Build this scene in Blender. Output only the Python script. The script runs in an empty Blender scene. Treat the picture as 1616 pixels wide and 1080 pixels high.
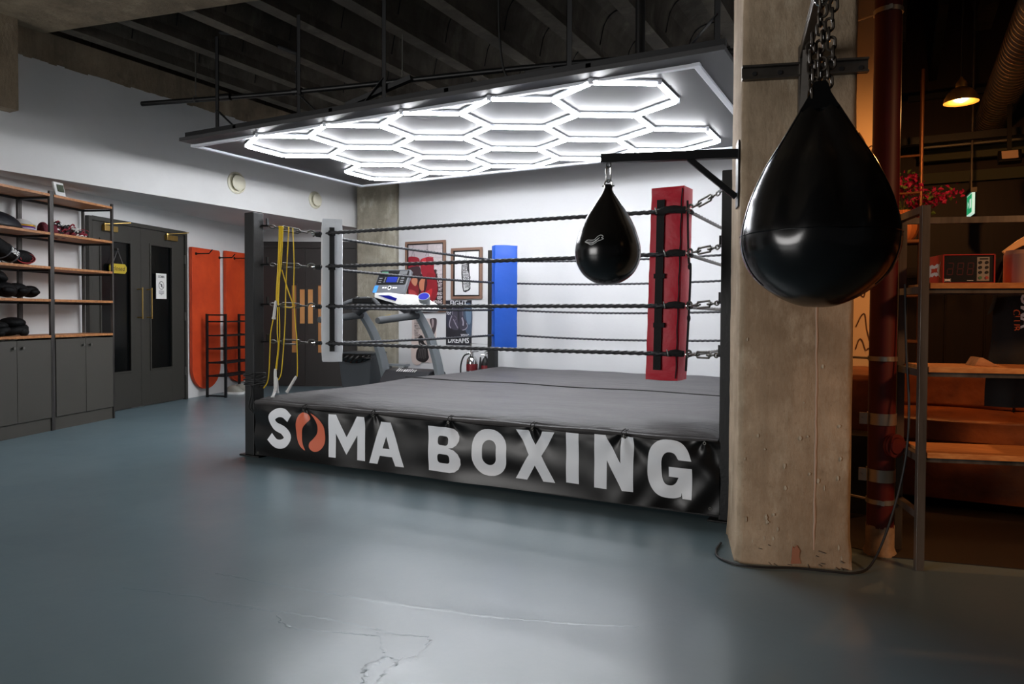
import bpy, bmesh, math, random
from mathutils import Vector, Matrix
from math import sin, cos, pi, radians, exp, sqrt, atan2

SC = bpy.context.scene
COL = SC.collection
rnd = random.Random(7)

# ------------------------------------------------------------------ camera
cam_data = bpy.data.cameras.new('camera')
cam = bpy.data.objects.new('camera', cam_data)
COL.objects.link(cam)
_yaw, _pitch, _roll, _f, _cy = -0.495874, 0.02305342, -0.00473543, 1130.37, 522.10
_F = Vector((sin(_yaw)*cos(_pitch), cos(_yaw)*cos(_pitch), -sin(_pitch)))
_r = Vector((cos(_yaw), -sin(_yaw), 0))
_d = _F.cross(_r)
_R = _r*cos(_roll) + _d*sin(_roll)
_D = -_r*sin(_roll) + _d*cos(_roll)
m = Matrix.Identity(4)
for i in range(3):
    m[i][0], m[i][1], m[i][2] = _R[i], -_D[i], -_F[i]
m[0][3], m[1][3], m[2][3] = 4.562, -4.078, 1.15
cam.matrix_world = m
cam_data.sensor_width = 36
cam_data.lens = _f/1616*36
cam_data.shift_y = (_cy-540)/1616
cam_data.clip_start = .05
SC.camera = cam

# ------------------------------------------------------------------ view and world
SC.view_settings.view_transform = 'Standard'
SC.view_settings.look = 'None'
SC.view_settings.gamma = 1
SC.view_settings.use_curve_mapping = False
SC.view_settings.exposure = 0.0
LED_STRENGTH = 63.0
world = bpy.data.worlds.new('world'); SC.world = world
world.use_nodes = True
bg = world.node_tree.nodes['Background']
bg.inputs[0].default_value = (.95, .97, 1.0, 1)
bg.inputs[1].default_value = .035

def area_light(name, loc, target, size, power, col, sy=None):
    l = bpy.data.lights.new(name, 'AREA'); l.energy = power; l.color = col; l.size = size
    if sy: l.shape = 'RECTANGLE'; l.size_y = sy
    o = bpy.data.objects.new(name, l); COL.objects.link(o)
    o.location = loc
    o.rotation_euler = (Vector(target)-Vector(loc)).to_track_quat('-Z', 'Y').to_euler()
    return o
# unseen fill light added far behind the camera, and the lounge's other warm lamps
area_light('gym_fill_light', (-2.1, -9.3, 1.75), (-.6, 0, 1.0), 5.0, 390, (1, .98, .96), 2.4)
area_light('lounge_ceiling_light', (8.2, -2.2, 3.2), (5.6, .2, 1.0), .5, 11, (1, .50, .22)).data.spread = radians(52)

# ------------------------------------------------------------------ helpers
def lin(c):
    if isinstance(c, str):
        c = tuple(int(c[i:i+2], 16) for i in (0, 2, 4))
    out = []
    for x in c[:3]:
        x /= 255
        out.append(x/12.92 if x <= .04045 else ((x+.055)/1.055)**2.4)
    return (*out, 1)

def mat(name, col, rough=.5, metal=0, var=0, vscale=6, bump=0, bscale=40, spec=.5, coat=0, emit=0, stretch=None, dark=None, detail=6):
    """principled material; col in sRGB; var mixes a darker tone by noise; bump adds relief"""
    ma = bpy.data.materials.new(name); ma.use_nodes = True
    nt = ma.node_tree; b = nt.nodes['Principled BSDF']
    c = lin(col)
    b.inputs['Base Color'].default_value = c
    b.inputs['Roughness'].default_value = rough
    b.inputs['Metallic'].default_value = metal
    b.inputs['Specular IOR Level'].default_value = spec
    if coat:
        b.inputs['Coat Weight'].default_value = coat; b.inputs['Coat Roughness'].default_value = .08
    if emit:
        b.inputs['Emission Color'].default_value = c; b.inputs['Emission Strength'].default_value = emit
    tc = nt.nodes.new('ShaderNodeTexCoord'); mp = nt.nodes.new('ShaderNodeMapping')
    nt.links.new(tc.outputs['Object'], mp.inputs[0])
    if stretch: mp.inputs['Scale'].default_value = stretch
    if var:
        n = nt.nodes.new('ShaderNodeTexNoise'); n.inputs['Scale'].default_value = vscale; n.inputs['Detail'].default_value = detail
        n.inputs['Roughness'].default_value = .6
        nt.links.new(mp.outputs[0], n.inputs['Vector'])
        r = nt.nodes.new('ShaderNodeValToRGB')
        r.color_ramp.elements[0].position = .34; r.color_ramp.elements[1].position = .66
        d2 = lin(dark) if dark else (c[0]*(1-var), c[1]*(1-var), c[2]*(1-var), 1)
        r.color_ramp.elements[0].color = d2; r.color_ramp.elements[1].color = c
        nt.links.new(n.outputs['Fac'], r.inputs[0]); nt.links.new(r.outputs[0], b.inputs['Base Color'])
    if bump:
        n2 = nt.nodes.new('ShaderNodeTexNoise'); n2.inputs['Scale'].default_value = bscale; n2.inputs['Detail'].default_value = 5
        nt.links.new(mp.outputs[0], n2.inputs['Vector'])
        bp = nt.nodes.new('ShaderNodeBump'); bp.inputs['Strength'].default_value = bump; bp.inputs['Distance'].default_value = .02
        nt.links.new(n2.outputs['Fac'], bp.inputs['Height']); nt.links.new(bp.outputs[0], b.inputs['Normal'])
    return ma

def concrete(name, base, dark, light, vscale=2.2):
    """cast concrete: broad blotches, drip streaks along z, pale laitance and fine pores"""
    ma = bpy.data.materials.new(name); ma.use_nodes = True
    nt = ma.node_tree; b = nt.nodes['Principled BSDF']; L = nt.links.new; tc = nt.nodes.new('ShaderNodeTexCoord')
    def noise(sc, st=(1, 1, 1), det=8, ro=.65):
        mp = nt.nodes.new('ShaderNodeMapping'); mp.inputs['Scale'].default_value = st; L(tc.outputs['Object'], mp.inputs[0])
        n = nt.nodes.new('ShaderNodeTexNoise'); n.inputs['Scale'].default_value = sc; n.inputs['Detail'].default_value = det; n.inputs['Roughness'].default_value = ro
        L(mp.outputs[0], n.inputs['Vector']); return n.outputs['Fac']
    def ramp(f, a, b2, lo=0, hi=1):
        r = nt.nodes.new('ShaderNodeMapRange'); r.inputs[1].default_value = a; r.inputs[2].default_value = b2; r.inputs[3].default_value = lo; r.inputs[4].default_value = hi; L(f, r.inputs[0]); return r.outputs[0]
    def mix(f, c1, c2):
        m_ = nt.nodes.new('ShaderNodeMixRGB'); L(f, m_.inputs[0])
        for i, c in ((1, c1), (2, c2)):
            if isinstance(c, tuple): m_.inputs[i].default_value = lin(c)
            else: L(c, m_.inputs[i])
        return m_.outputs[0]
    c = mix(ramp(noise(vscale), .36, .66), dark, base)
    c = mix(ramp(noise(vscale*4, (1, 1, .12)), .48, .72, 0, .7), c, dark)
    c = mix(ramp(noise(vscale*2.3, (1, 1, .5)), .55, .75, 0, .75), c, light)
    c = mix(ramp(noise(60, det=3), .60, .72, 0, .55), c, dark)
    L(c, b.inputs['Base Color']); b.inputs['Roughness'].default_value = .88
    bp = nt.nodes.new('ShaderNodeBump'); bp.inputs['Strength'].default_value = .5; bp.inputs['Distance'].default_value = .015
    L(noise(22, (1, 1, .5)), bp.inputs['Height']); L(bp.outputs[0], b.inputs['Normal'])
    return ma

def frame(o, ang):
    """matrix: local x along ang (degrees), local y 90 degrees left of it"""
    a = radians(ang)
    return Matrix(((cos(a), -sin(a), 0, o[0]), (sin(a), cos(a), 0, o[1]), (0, 0, 1, o[2] if len(o) > 2 else 0), (0, 0, 0, 1)))
def frame2(o, ex, ey, ez=(0, 0, 1)):
    return Matrix(((ex[0], ey[0], ez[0], o[0]), (ex[1], ey[1], ez[1], o[1]), (ex[2], ey[2], ez[2], o[2]), (0, 0, 0, 1)))
I4 = Matrix.Identity(4)

class MB:
    def __init__(s, M=None):
        s.v = []; s.f = []; s.fm = []; s.m = 0; s.M = M or I4
    def add(s, vs, fs):
        n = len(s.v)
        s.v += [s.M @ Vector(p) for p in vs]
        s.f += [[i+n for i in f] for f in fs]; s.fm += [s.m]*len(fs)
        return s
    def box(s, x0, x1, y0, y1, z0, z1):
        vs = [(x, y, z) for z in (z0, z1) for y in (y0, y1) for x in (x0, x1)]
        return s.add(vs, [(0, 2, 3, 1), (4, 5, 7, 6), (0, 1, 5, 4), (2, 6, 7, 3), (0, 4, 6, 2), (1, 3, 7, 5)])
    def cbox(s, c, sx, sy, sz):
        return s.box(c[0]-sx/2, c[0]+sx/2, c[1]-sy/2, c[1]+sy/2, c[2]-sz/2, c[2]+sz/2)
    def bar(s, a, b, w, h=None, up=(0, 0, 1)):
        """square bar from a to b, width w (sideways), h (along up)"""
        a = Vector(a); b = Vector(b); h = h or w; t = (b-a).normalized(); u = Vector(up)
        if abs(t.dot(u)) > .95: u = Vector((1, 0, 0))
        sd = t.cross(u).normalized(); u = sd.cross(t)
        vs = []
        for p in (a, b):
            for i, j in ((-1, -1), (1, -1), (1, 1), (-1, 1)):
                vs.append(p+sd*(w/2*i)+u*(h/2*j))
        return s.add(vs, [(3, 2, 1, 0), (4, 5, 6, 7), (0, 1, 5, 4), (1, 2, 6, 5), (2, 3, 7, 6), (3, 0, 4, 7)])
    def tube(s, path, r, n=10, closed=False, rf=None, caps=True, lobes=0, twist=0):
        P = [Vector(p) for p in path]; N = len(P); vs = []; fs = []; u = None
        for i in range(N):
            a = P[i-1] if (i > 0 or closed) else P[i]; b = P[(i+1) % N] if (i < N-1 or closed) else P[i]
            t = (b-a).normalized()
            if u is None:
                u = Vector((0, 0, 1)) if abs(t.z) < .9 else Vector((1, 0, 0))
            u = (u-t*u.dot(t)).normalized(); w = t.cross(u)
            rr = rf(i/(N-1)) if rf else r
            for k in range(n):
                an = 2*pi*k/n
                q = rr
                if lobes: q = rr*(1+.22*cos(lobes*an+twist*i))
                vs.append(P[i]+(u*cos(an)+w*sin(an))*q)
        for i in range(N if closed else N-1):
            j = (i+1) % N
            for k in range(n):
                fs.append((i*n+k, i*n+(k+1) % n, j*n+(k+1) % n, j*n+k))
        if caps and not closed:
            fs.append(tuple(range(n-1, -1, -1))); fs.append(tuple((N-1)*n+k for k in range(n)))
        return s.add(vs, fs)
    def cyl(s, a, b, r0, r1=None, n=20):
        r1 = r0 if r1 is None else r1
        return s.tube([a, b], r0, n, rf=lambda t: r0+(r1-r0)*t)
    def lathe(s, prof, c=(0, 0, 0), n=32, rad=None, sx=1, sy=1):
        vs = []; fs = []; N = len(prof)
        for i, (r, z) in enumerate(prof):
            for k in range(n):
                a = 2*pi*k/n; rr = rad(r, z, a) if rad else r
                vs.append((c[0]+rr*cos(a)*sx, c[1]+rr*sin(a)*sy, c[2]+z))
        for i in range(N-1):
            for k in range(n):
                fs.append((i*n+k, i*n+(k+1) % n, (i+1)*n+(k+1) % n, (i+1)*n+k))
        if prof[0][0] > 1e-5: fs.append(tuple(range(n-1, -1, -1)))
        if prof[-1][0] > 1e-5: fs.append(tuple((N-1)*n+k for k in range(n)))
        return s.add(vs, fs)
    def ell(s, c, rx, ry, rz, n=20, k=12, fn=None, R=None):
        vs = []; fs = []
        for i in range(k+1):
            th = pi*i/k
            for j in range(n):
                a = 2*pi*j/n
                p = Vector((sin(th)*cos(a), sin(th)*sin(a), cos(th)))
                if fn: p = fn(p)
                p = Vector((p[0]*rx, p[1]*ry, p[2]*rz))
                if R: p = R @ p
                vs.append(Vector(c)+p)
        for i in range(k):
            for j in range(n):
                fs.append((i*n+j, i*n+(j+1) % n, (i+1)*n+(j+1) % n, (i+1)*n+j))
        return s.add(vs, fs)
    def torus(s, c, R, r, ax='z', n=24, k=8, sc=(1, 1)):
        pts = []
        for i in range(n):
            a = 2*pi*i/n; x, y = R*cos(a)*sc[0], R*sin(a)*sc[1]
            pts.append({'z': (x, y, 0), 'y': (x, 0, y), 'x': (0, x, y)}[ax])
        return s.tube([(c[0]+p[0], c[1]+p[1], c[2]+p[2]) for p in pts], r, k, closed=True)
    def prism(s, poly, h0, h1, fn):
        """extrude a 2D outline; fn(a, b, h) gives the point"""
        n = len(poly)
        vs = [fn(p[0], p[1], h0) for p in poly]+[fn(p[0], p[1], h1) for p in poly]
        fs = [tuple(range(n-1, -1, -1)), tuple(range(n, 2*n))]+[(i, (i+1) % n, n+(i+1) % n, n+i) for i in range(n)]
        return s.add(vs, fs)
    def grid(s, fn, nu, nv):
        vs = [fn(i/nu, j/nv) for j in range(nv+1) for i in range(nu+1)]
        fs = [(j*(nu+1)+i, j*(nu+1)+i+1, (j+1)*(nu+1)+i+1, (j+1)*(nu+1)+i) for j in range(nv) for i in range(nu)]
        return s.add(vs, fs)
    def flat(s, poly, fn):
        return s.add([fn(p[0], p[1]) for p in poly], [tuple(range(len(poly)))])
    def text(s, txt, fn, size, align='CENTER', bold=0, sx=1, shear=0):
        vs, fs = text_mesh(txt, align, bold, shear)
        return s.add([fn(x*size*sx, y*size) for x, y in vs], fs)
    def build(s, name, mats, parent=None, smooth=35, bev=0, seg=2, recalc=True, solid=0, subsurf=0):
        off = Vector((0, 0, 0)); p = parent
        while p: off += p.location; p = p.parent
        me = bpy.data.meshes.new(name)
        me.from_pydata([tuple(v-off) for v in s.v], [], s.f)
        if not isinstance(mats, (list, tuple)): mats = [mats]
        for q in mats: me.materials.append(q)
        for i, p in enumerate(me.polygons): p.material_index = s.fm[i]
        if recalc:
            bm = bmesh.new(); bm.from_mesh(me)
            bmesh.ops.remove_doubles(bm, verts=bm.verts, dist=1e-6)
            bmesh.ops.recalc_face_normals(bm, faces=bm.faces)
            bm.to_mesh(me); bm.free()
        if smooth:
            for p in me.polygons: p.use_smooth = True
            me.set_sharp_from_angle(angle=radians(smooth))
        o = bpy.data.objects.new(name, me); COL.objects.link(o)
        if parent: o.parent = parent
        if solid:
            md = o.modifiers.new('thickness', 'SOLIDIFY'); md.thickness = solid; md.offset = 0
        if bev:
            md = o.modifiers.new('bevel', 'BEVEL'); md.width = bev; md.segments = seg; md.limit_method = 'ANGLE'; md.angle_limit = radians(50)
            md.harden_normals = True
        if subsurf:
            md = o.modifiers.new('subdivision', 'SUBSURF'); md.levels = subsurf; md.render_levels = subsurf
        return o

_tc = {}
def text_mesh(txt, align, bold, shear=0):
    k = (txt, align, bold, shear)
    if k not in _tc:
        cu = bpy.data.curves.new('lettering', 'FONT'); cu.body = txt; cu.align_x = align; cu.offset = bold; cu.resolution_u = 3; cu.shear = shear
        ob = bpy.data.objects.new('lettering', cu)
        COL.objects.link(ob)
        bpy.context.view_layer.update()
        ev = ob.evaluated_get(bpy.context.evaluated_depsgraph_get())
        me = bpy.data.meshes.new_from_object(ev)
        _tc[k] = ([(v.co.x, v.co.y) for v in me.vertices], [tuple(p.vertices) for p in me.polygons])
        bpy.data.meshes.remove(me); bpy.data.objects.remove(ob); bpy.data.curves.remove(cu)
    return _tc[k]

def smooth_path(pts, n=8, closed=False):
    P = [Vector(p) for p in pts]; N = len(P); out = []
    rng = range(N if closed else N-1)
    for i in rng:
        p0 = P[(i-1) % N] if (closed or i > 0) else P[i]
        p1 = P[i]; p2 = P[(i+1) % N]
        p3 = P[(i+2) % N] if (closed or i+2 < N) else P[i+1]
        for k in range(n):
            t = k/n
            out.append(.5*((2*p1)+(p2-p0)*t+(2*p0-5*p1+4*p2-p3)*t*t+(3*p1-p0-3*p2+p3)*t**3))
    if not closed: out.append(P[-1])
    return out

def thing(name, loc, label, cat, group=None):
    o = bpy.data.objects.new(name, None); COL.objects.link(o)
    o.empty_display_size = .1; o.location = loc
    return tag(o, label, cat, group)
def tag(o, label, cat, group=None, kind=None):
    o['label'] = label; o['category'] = cat
    if group: o['group'] = group
    if kind: o['kind'] = kind
    return o
def struct(o):
    o['kind'] = 'structure'; return o
def copy_thing(root, loc, label=None, rz=None):
    def rec(o, par):
        c = o.copy(); COL.objects.link(c)
        if par: c.parent = par
        for ch in list(o.children): rec(ch, c)
        return c
    c = rec(root, None); c.location = loc
    if rz is not None: c.rotation_euler = (0, 0, rz)
    if label: c['label'] = label
    return c
# ------------------------------------------------------------------ materials
M_white = mat('white_plaster', (213, 213, 212), .85, var=.06, vscale=2, bump=.12, bscale=9)
M_backwall = mat('back_wall_paint', (201, 202, 204), .8, var=.03, vscale=1.5, bump=.05, bscale=30)
M_conc = concrete('board_marked_concrete', (188, 166, 140), (142, 123, 100), (206, 190, 166), 2.6)
M_conc_dark = concrete('ceiling_concrete', (112, 104, 92), (74, 68, 60), (136, 128, 114), 1.6)
M_conc_beam = concrete('beam_concrete', (156, 138, 114), (112, 98, 80), (176, 160, 136), 2.0)
M_conc_back = concrete('column_concrete', (158, 153, 138), (118, 112, 98), (180, 176, 162), 2.6)
M_black = mat('black_paint', (13, 13, 14), .45, spec=.35, bump=.05, bscale=60)
M_blacksteel = mat('black_steel', (30, 31, 33), .42, metal=.3)
M_rawsteel = mat('raw_steel', (92, 88, 85), .4, metal=.55, var=.7, vscale=9, stretch=(1, 1, .15))
M_zinc = mat('zinc_plated', (112, 111, 106), .45, metal=.85)
M_galv = mat('galvanised_strut', (104, 98, 92), .42, metal=.8, var=.3, vscale=12)
M_chrome = mat('chrome', (205, 205, 205), .15, metal=1)
M_brass = mat('brass', (176, 146, 84), .32, metal=.9)
M_darkdoor = mat('olive_black_paint', (52, 50, 45), .5, bump=.03, bscale=90)
M_darkdoor2 = mat('brown_black_paint', (45, 41, 39), .5, bump=.03, bscale=90)
M_glassdark = mat('dark_glass', (9, 11, 12), .15, spec=.3)
M_wood = mat('oiled_pine', (186, 128, 78), .5, var=.35, vscale=5, stretch=(.6, 9, 9), dark=(150, 92, 48))
M_cab = mat('olive_grey_laminate', (66, 63, 57), .55)
M_orange = mat('orange_paint', (214, 74, 26), .6, var=.18, vscale=3, dark=(190, 58, 18))
M_red = mat('red_vinyl', (188, 18, 44), .42, spec=.25, bump=.35, bscale=9)
M_blue = mat('blue_vinyl', (14, 70, 160), .42, bump=.08, bscale=12)
M_whitevinyl = mat('white_vinyl', (222, 227, 232), .45, bump=.15, bscale=16)
M_strap = mat('black_webbing', (12, 12, 13), .8, bump=.3, bscale=300)
M_rope = mat('black_rope', (30, 31, 36), .55)
M_greyrope = mat('grey_rope', (120, 118, 116), .6)
M_yellow = mat('yellow_cord', (236, 200, 16), .45)
M_whiteplastic = mat('white_plastic', (226, 226, 224), .4)
M_rubber = mat('black_rubber', (24, 24, 25), .6)
M_bag = mat('wet_look_black_vinyl', (11, 11, 12), .2, spec=.55, bump=.03, bscale=7)
M_led = mat('lit_led_tube', (249, 251, 255), .5, emit=LED_STRENGTH)
M_ledframe = mat('satin_white_tube', (212, 216, 224), .35)
M_canopy = mat('dark_grey_canopy_board', (53, 53, 55), .55, var=.15, vscale=2)
M_leather = mat('black_leather', (10, 10, 11), .65, spec=.15, bump=.25, bscale=45)
M_navy = mat('navy_black_vinyl', (13, 16, 26), .55, bump=.2, bscale=30)
M_redpipe = mat('oxide_red_gloss', (88, 15, 15), .5, var=.3, vscale=9, dark=(78, 16, 14))
M_treadgrey = mat('silver_grey_paint', (126, 132, 136), .45)
M_darkplastic = mat('charcoal_plastic', (52, 53, 56), .5)
M_greygrip = mat('grey_foam_grip', (66, 68, 70), .75)
M_paper = mat('white_paper', (226, 224, 220), .8)
M_ink = mat('black_ink', (20, 20, 22), .7)
M_copperframe = mat('rose_wood_frame', (128, 98, 82), .45)
M_couch = mat('tan_leather', (150, 82, 38), .42, var=.35, vscale=3, bump=.4, bscale=10, dark=(96, 48, 20))
M_panel = mat('dark_wood_panelling', (44, 21, 13), .5, var=.4, vscale=4, stretch=(6, 6, .4))
M_mural = mat('cream_mural_wall', (222, 196, 160), .8)
M_loungefloor = mat('dark_lounge_floor', (32, 24, 20), .5, var=.3, vscale=4)
M_clamp = mat('clamp_steel', (176, 168, 156), .35, metal=.8)
M_rackwood = mat('warm_lit_pine', (208, 140, 78), .5, var=.3, vscale=5, stretch=(.6, 9, 9), dark=(176, 106, 52))  # brighter, more orange copy of the pine: warm light put into its colour
M_racksteel = mat('scuffed_raw_steel', (116, 108, 100), .38, metal=.55, var=.72, vscale=8, stretch=(1, 1, .12))
M_teal = mat('navy_plastic', (8, 14, 120), .65, spec=.2)

def floor_material():
    ma = bpy.data.materials.new('grey_blue_floor_paint'); ma.use_nodes = True
    nt = ma.node_tree; b = nt.nodes['Principled BSDF']; L = nt.links.new
    tc = nt.nodes.new('ShaderNodeTexCoord')
    def noise(sc, det=6, ro=.6, st=None):
        n = nt.nodes.new('ShaderNodeTexNoise'); n.inputs['Scale'].default_value = sc; n.inputs['Detail'].default_value = det; n.inputs['Roughness'].default_value = ro
        if st:
            mp = nt.nodes.new('ShaderNodeMapping'); mp.inputs['Scale'].default_value = st; mp.inputs['Rotation'].default_value = (0, 0, radians(20)); L(tc.outputs['Object'], mp.inputs[0]); L(mp.outputs[0], n.inputs['Vector'])
        else: L(tc.outputs['Object'], n.inputs['Vector'])
        return n
    n1 = noise(.9); r = nt.nodes.new('ShaderNodeValToRGB'); L(n1.outputs['Fac'], r.inputs[0])
    r.color_ramp.elements[0].position = .3; r.color_ramp.elements[1].position = .7
    r.color_ramp.elements[0].color = lin((92, 112, 120)); r.color_ramp.elements[1].color = lin((101, 120, 126))
    # pale scuffs
    n2 = noise(12, 8, .7, (.5, 3, 1)); r2 = nt.nodes.new('ShaderNodeValToRGB'); L(n2.outputs['Fac'], r2.inputs[0])
    r2.color_ramp.elements[0].position = .66; r2.color_ramp.elements[1].position = .8
    r2.color_ramp.elements[0].color = (0, 0, 0, 1); r2.color_ramp.elements[1].color = (.16, .16, .16, 1)
    mx = nt.nodes.new('ShaderNodeMixRGB'); L(r2.outputs[0], mx.inputs[0]); L(r.outputs[0], mx.inputs[1]); mx.inputs[2].default_value = lin((132, 145, 149))
    L(mx.outputs[0], b.inputs['Base Color'])
    n3 = noise(2.2); mr = nt.nodes.new('ShaderNodeMapRange'); mr.inputs[1].default_value = .25; mr.inputs[2].default_value = .75; mr.inputs[3].default_value = .285; mr.inputs[4].default_value = .36
    L(n3.outputs['Fac'], mr.inputs[0]); L(mr.outputs[0], b.inputs['Roughness'])
    n4 = noise(1.6, 3); bp = nt.nodes.new('ShaderNodeBump'); bp.inputs['Strength'].default_value = .15; bp.inputs['Distance'].default_value = .02
    L(n4.outputs['Fac'], bp.inputs['Height'])
    n5 = noise(30, 1); bp2 = nt.nodes.new('ShaderNodeBump'); bp2.inputs['Strength'].default_value = .03; bp2.inputs['Distance'].default_value = .01
    L(n5.outputs['Fac'], bp2.inputs['Height']); L(bp.outputs[0], bp2.inputs['Normal']); L(bp2.outputs[0], b.inputs['Normal'])
    b.inputs['Specular IOR Level'].default_value = .75
    return ma
M_floor = floor_material()

# ------------------------------------------------------------------ frames
WALL0 = (-3.62, 1.63); wx = Vector((-.284, .959, 0)).normalized(); wy = Vector((wx.y, -wx.x, 0))
FW = frame2((*WALL0, 0), wx, wy)                # left wall: x along to the far end, y into the room
FA = frame2((-3.6, 4.25, 0), (cos(radians(27)), sin(radians(27)), 0), (sin(radians(27)), -cos(radians(27)), 0))   # alcove end wall
sx_ = Vector((.330, -.944, 0)).normalized(); sw_ = Vector((sx_.y, -sx_.x, 0))
FS = frame2((-2.913, .693, 0), sx_, sw_)       # shelving: x to the left, y into the wall
FP = frame((3.912, -.665), 17)                 # front pillar: x along its face, y into it
FK = frame((4.655, -.369), 17)                 # lounge rack
FB = frame2((0, 4.5, 0), (1, 0, 0), (0, -1, 0))  # back wall

# ------------------------------------------------------------------ setting
struct(MB().box(-7, 9.5, -9.5, 7, -.1, 0).build('floor', M_floor))
mb = MB()
lf = [(4.30, -.15), (4.553, -.243), (5.075, -.134), (9.4, .79), (9.4, 6.5), (3.75, 6.5), (3.75, 4.55)]
mb.prism(lf, .0002, .004, lambda a, b, h: (a, b, h))
struct(mb.build('floor_lounge', M_loungefloor))
# cracks in the screed: thin raised ridges of filler under the paint
mb = MB()
for pts, w in (([(1.93, -1.94), (2.29, -1.90), (2.60, -1.86)], .004), ([(2.60, -1.857), (2.94, -1.80), (3.275, -1.73)], .010), ([(3.275, -1.73), (3.5, -1.65), (3.74, -1.55)], .004),
               ([(1.73, -2.24), (2.07, -2.165), (2.33, -2.13), (2.52, -2.09), (2.76, -2.046), (2.94, -2.04), (3.11, -2.0)], .0055),
               ([(2.485, -2.12), (2.61, -2.18), (2.78, -2.13), (2.935, -2.08)], .0045),
               ([(2.93, -2.06), (3.06, -2.19), (3.05, -2.27), (3.115, -2.36)], .006), ([(3.11, -2.0), (3.16, -2.13), (3.12, -2.20), (3.15, -2.33), (3.2, -2.45)], .006), ([(3.06, -2.19), (3.12, -2.18), (3.16, -2.13)], .004)):
    P = smooth_path([(x, y, 0) for x, y in pts], 14)
    vs = []
    for i, p in enumerate(P):
        t = (P[min(i+1, len(P)-1)]-P[max(i-1, 0)]).normalized(); nrm = Vector((-t.y, t.x, 0))
        j = Vector((rnd.uniform(-.008, .008), rnd.uniform(-.008, .008), 0)); ww = w*rnd.uniform(.4, 1.3)*(sin(pi*min(1, max(.02, i/(len(P)-1))))**.4)
        vs += [p+j+nrm*ww*3.2, p+j+nrm*ww*.2+Vector((0, 0, .0009)), p+j-nrm*ww*1.3-Vector((0, 0, 0))]
    mb.add(vs, [f for i in range(len(P)-1) for f in ((3*i, 3*i+1, 3*i+4, 3*i+3), (3*i+1, 3*i+2, 3*i+5, 3*i+4))])
struct(mb.build('floor_cracks', M_floor, smooth=60))

# left wall with the double doors and its alcove
struct(MB(FW).box(-4.4, 2.36, -.15, 0, 0, 2.45).build('wall_left', M_white))
struct(MB(FA).box(-.78, 1.1, -.15, 0, 0, 2.45).build('wall_alcove', M_white))
mb = MB(); mb.prism([(-2.71, -4.2), (-2.71, 4.6), (-2.71, 5.1), (-5.2, 4.6), (-5.2, -4.2)], 2.45, 2.52, lambda a, b, h: (a, b, h))
struct(mb.build('ceiling_alcove', M_white))
struct(MB().box(-2.86, -2.7, -4.2, 4.95, 2.448, 3.56).build('wall_left_upper', M_white))
# ragged concrete edge beam over the white plaster
mb = MB(); N = 120
for i in range(N):
    y0 = -4.2+i*9.15/N; y1 = y0+9.15/N; z = 3.556+rnd.uniform(-.012, .01)
    mb.box(-2.86, -2.695, y0, y1, z, 3.84)
struct(mb.build('edge_beam', M_conc_beam))
struct(MB().box(-2.9, -2.55, -2.4, -.43, 2.99, 3.86).build('beam_haunch', M_conc_beam))
# cross beam over the near part of the room
mb = MB(frame((-2.709, -.129), 10.5)); mb.box(-.4, 9.5, -4.5, 0, 3.82, 4.3)
struct(mb.build('cross_beam', M_conc_beam))
# ribbed ceiling: trough shaped pans between concrete ribs along y
mb = MB(); ribs = [1.0+.7*k for k in range(-9, 12)]
prof = []
for x in ribs: prof += [(x-.055, 3.95), (x-.075, 3.845), (x+.075, 3.845), (x+.055, 3.95), (x+.10, 4.16), (x+.16, 4.26), (x+.26, 4.31), (x+.44, 4.31), (x+.54, 4.26), (x+.60, 4.16)]
prof = [p for i, p in enumerate(prof)]
for i in range(len(prof)-1):
    a, b = prof[i], prof[i+1]
    mb.add([(a[0], -9.5, a[1]), (b[0], -9.5, b[1]), (b[0], 7, b[1]), (a[0], 7, a[1])], [(0, 1, 2, 3)])
mb.box(-6.2, 9.5, -9.5, 7, 4.4, 4.5)
struct(mb.build('ceiling', M_conc_dark, smooth=30, recalc=False))
# joints of the pans
mb = MB()
for x in ribs[2:-4]:
    for k in range(7):
        y = -.2+k*.8
        pts = [(x+.062, y, 3.97), (x+.10, y, 4.15), (x+.165, y, 4.25), (x+.27, y, 4.298), (x+.43, y, 4.298), (x+.535, y, 4.25), (x+.60, y, 4.15), (x+.638, y, 3.97)]
        mb.tube(smooth_path(pts, 3), .007, 5)
struct(mb.build('ceiling_joints', M_black))
struct(MB().box(-2.75, 3.8, 4.5, 4.65, 0, 3.95).build('wall_back', M_backwall))
# partition between ring and lounge, hidden behind the pillar
mb = MB(); mb.prism([(4.12, -.2), (4.2, -.2), (3.73, 4.5), (3.6, 4.5)], 0, 3.95, lambda a, b, h: (a, b, h))
struct(mb.build('wall_partition', M_backwall))

def column(name, F, w, d, h, line, mtl, r=.03):
    mb = MB(F)
    poly = []
    for cx, cy, a0 in ((w-r, r, -90), (w-r, d-r, 0), (r, d-r, 90), (r, r, 180)):
        for k in range(5):
            a = radians(a0+k*22.5); poly.append((cx+r*cos(a), cy+r*sin(a)))
    n = len(poly); vs = []; nz = 60
    for j in range(nz+1):
        z = h*j/nz; fl = .007*exp(-z/.06)
        for p in poly:
            q = rnd.uniform(-.0015, .0015)+(rnd.uniform(-.004, .006) if z < .12 else 0)
            cx, cy = p[0]-w/2, p[1]-d/2
            vs.append((w/2+cx*(1+(fl+q)/w*2), d/2+cy*(1+(fl+q)/d*2), z))
    mb.add(vs, [(j*n+i, j*n+(i+1) % n, (j+1)*n+(i+1) % n, (j+1)*n+i) for j in range(nz) for i in range(n)])
    # raised formwork seam
    if line: mb.tube([(line+.003*sin(z*3), .001, z) for z in [h*k/40 for k in range(41)]], .004, 6)
    return struct(mb.build(name, mtl, smooth=60))
column('concrete_pillar', FP, .495, .45, 4.2, None, M_conc)
column('concrete_column', frame((-2.62, 4.28), 12), .655, .3, 3.95, .37, M_conc_back)
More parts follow.
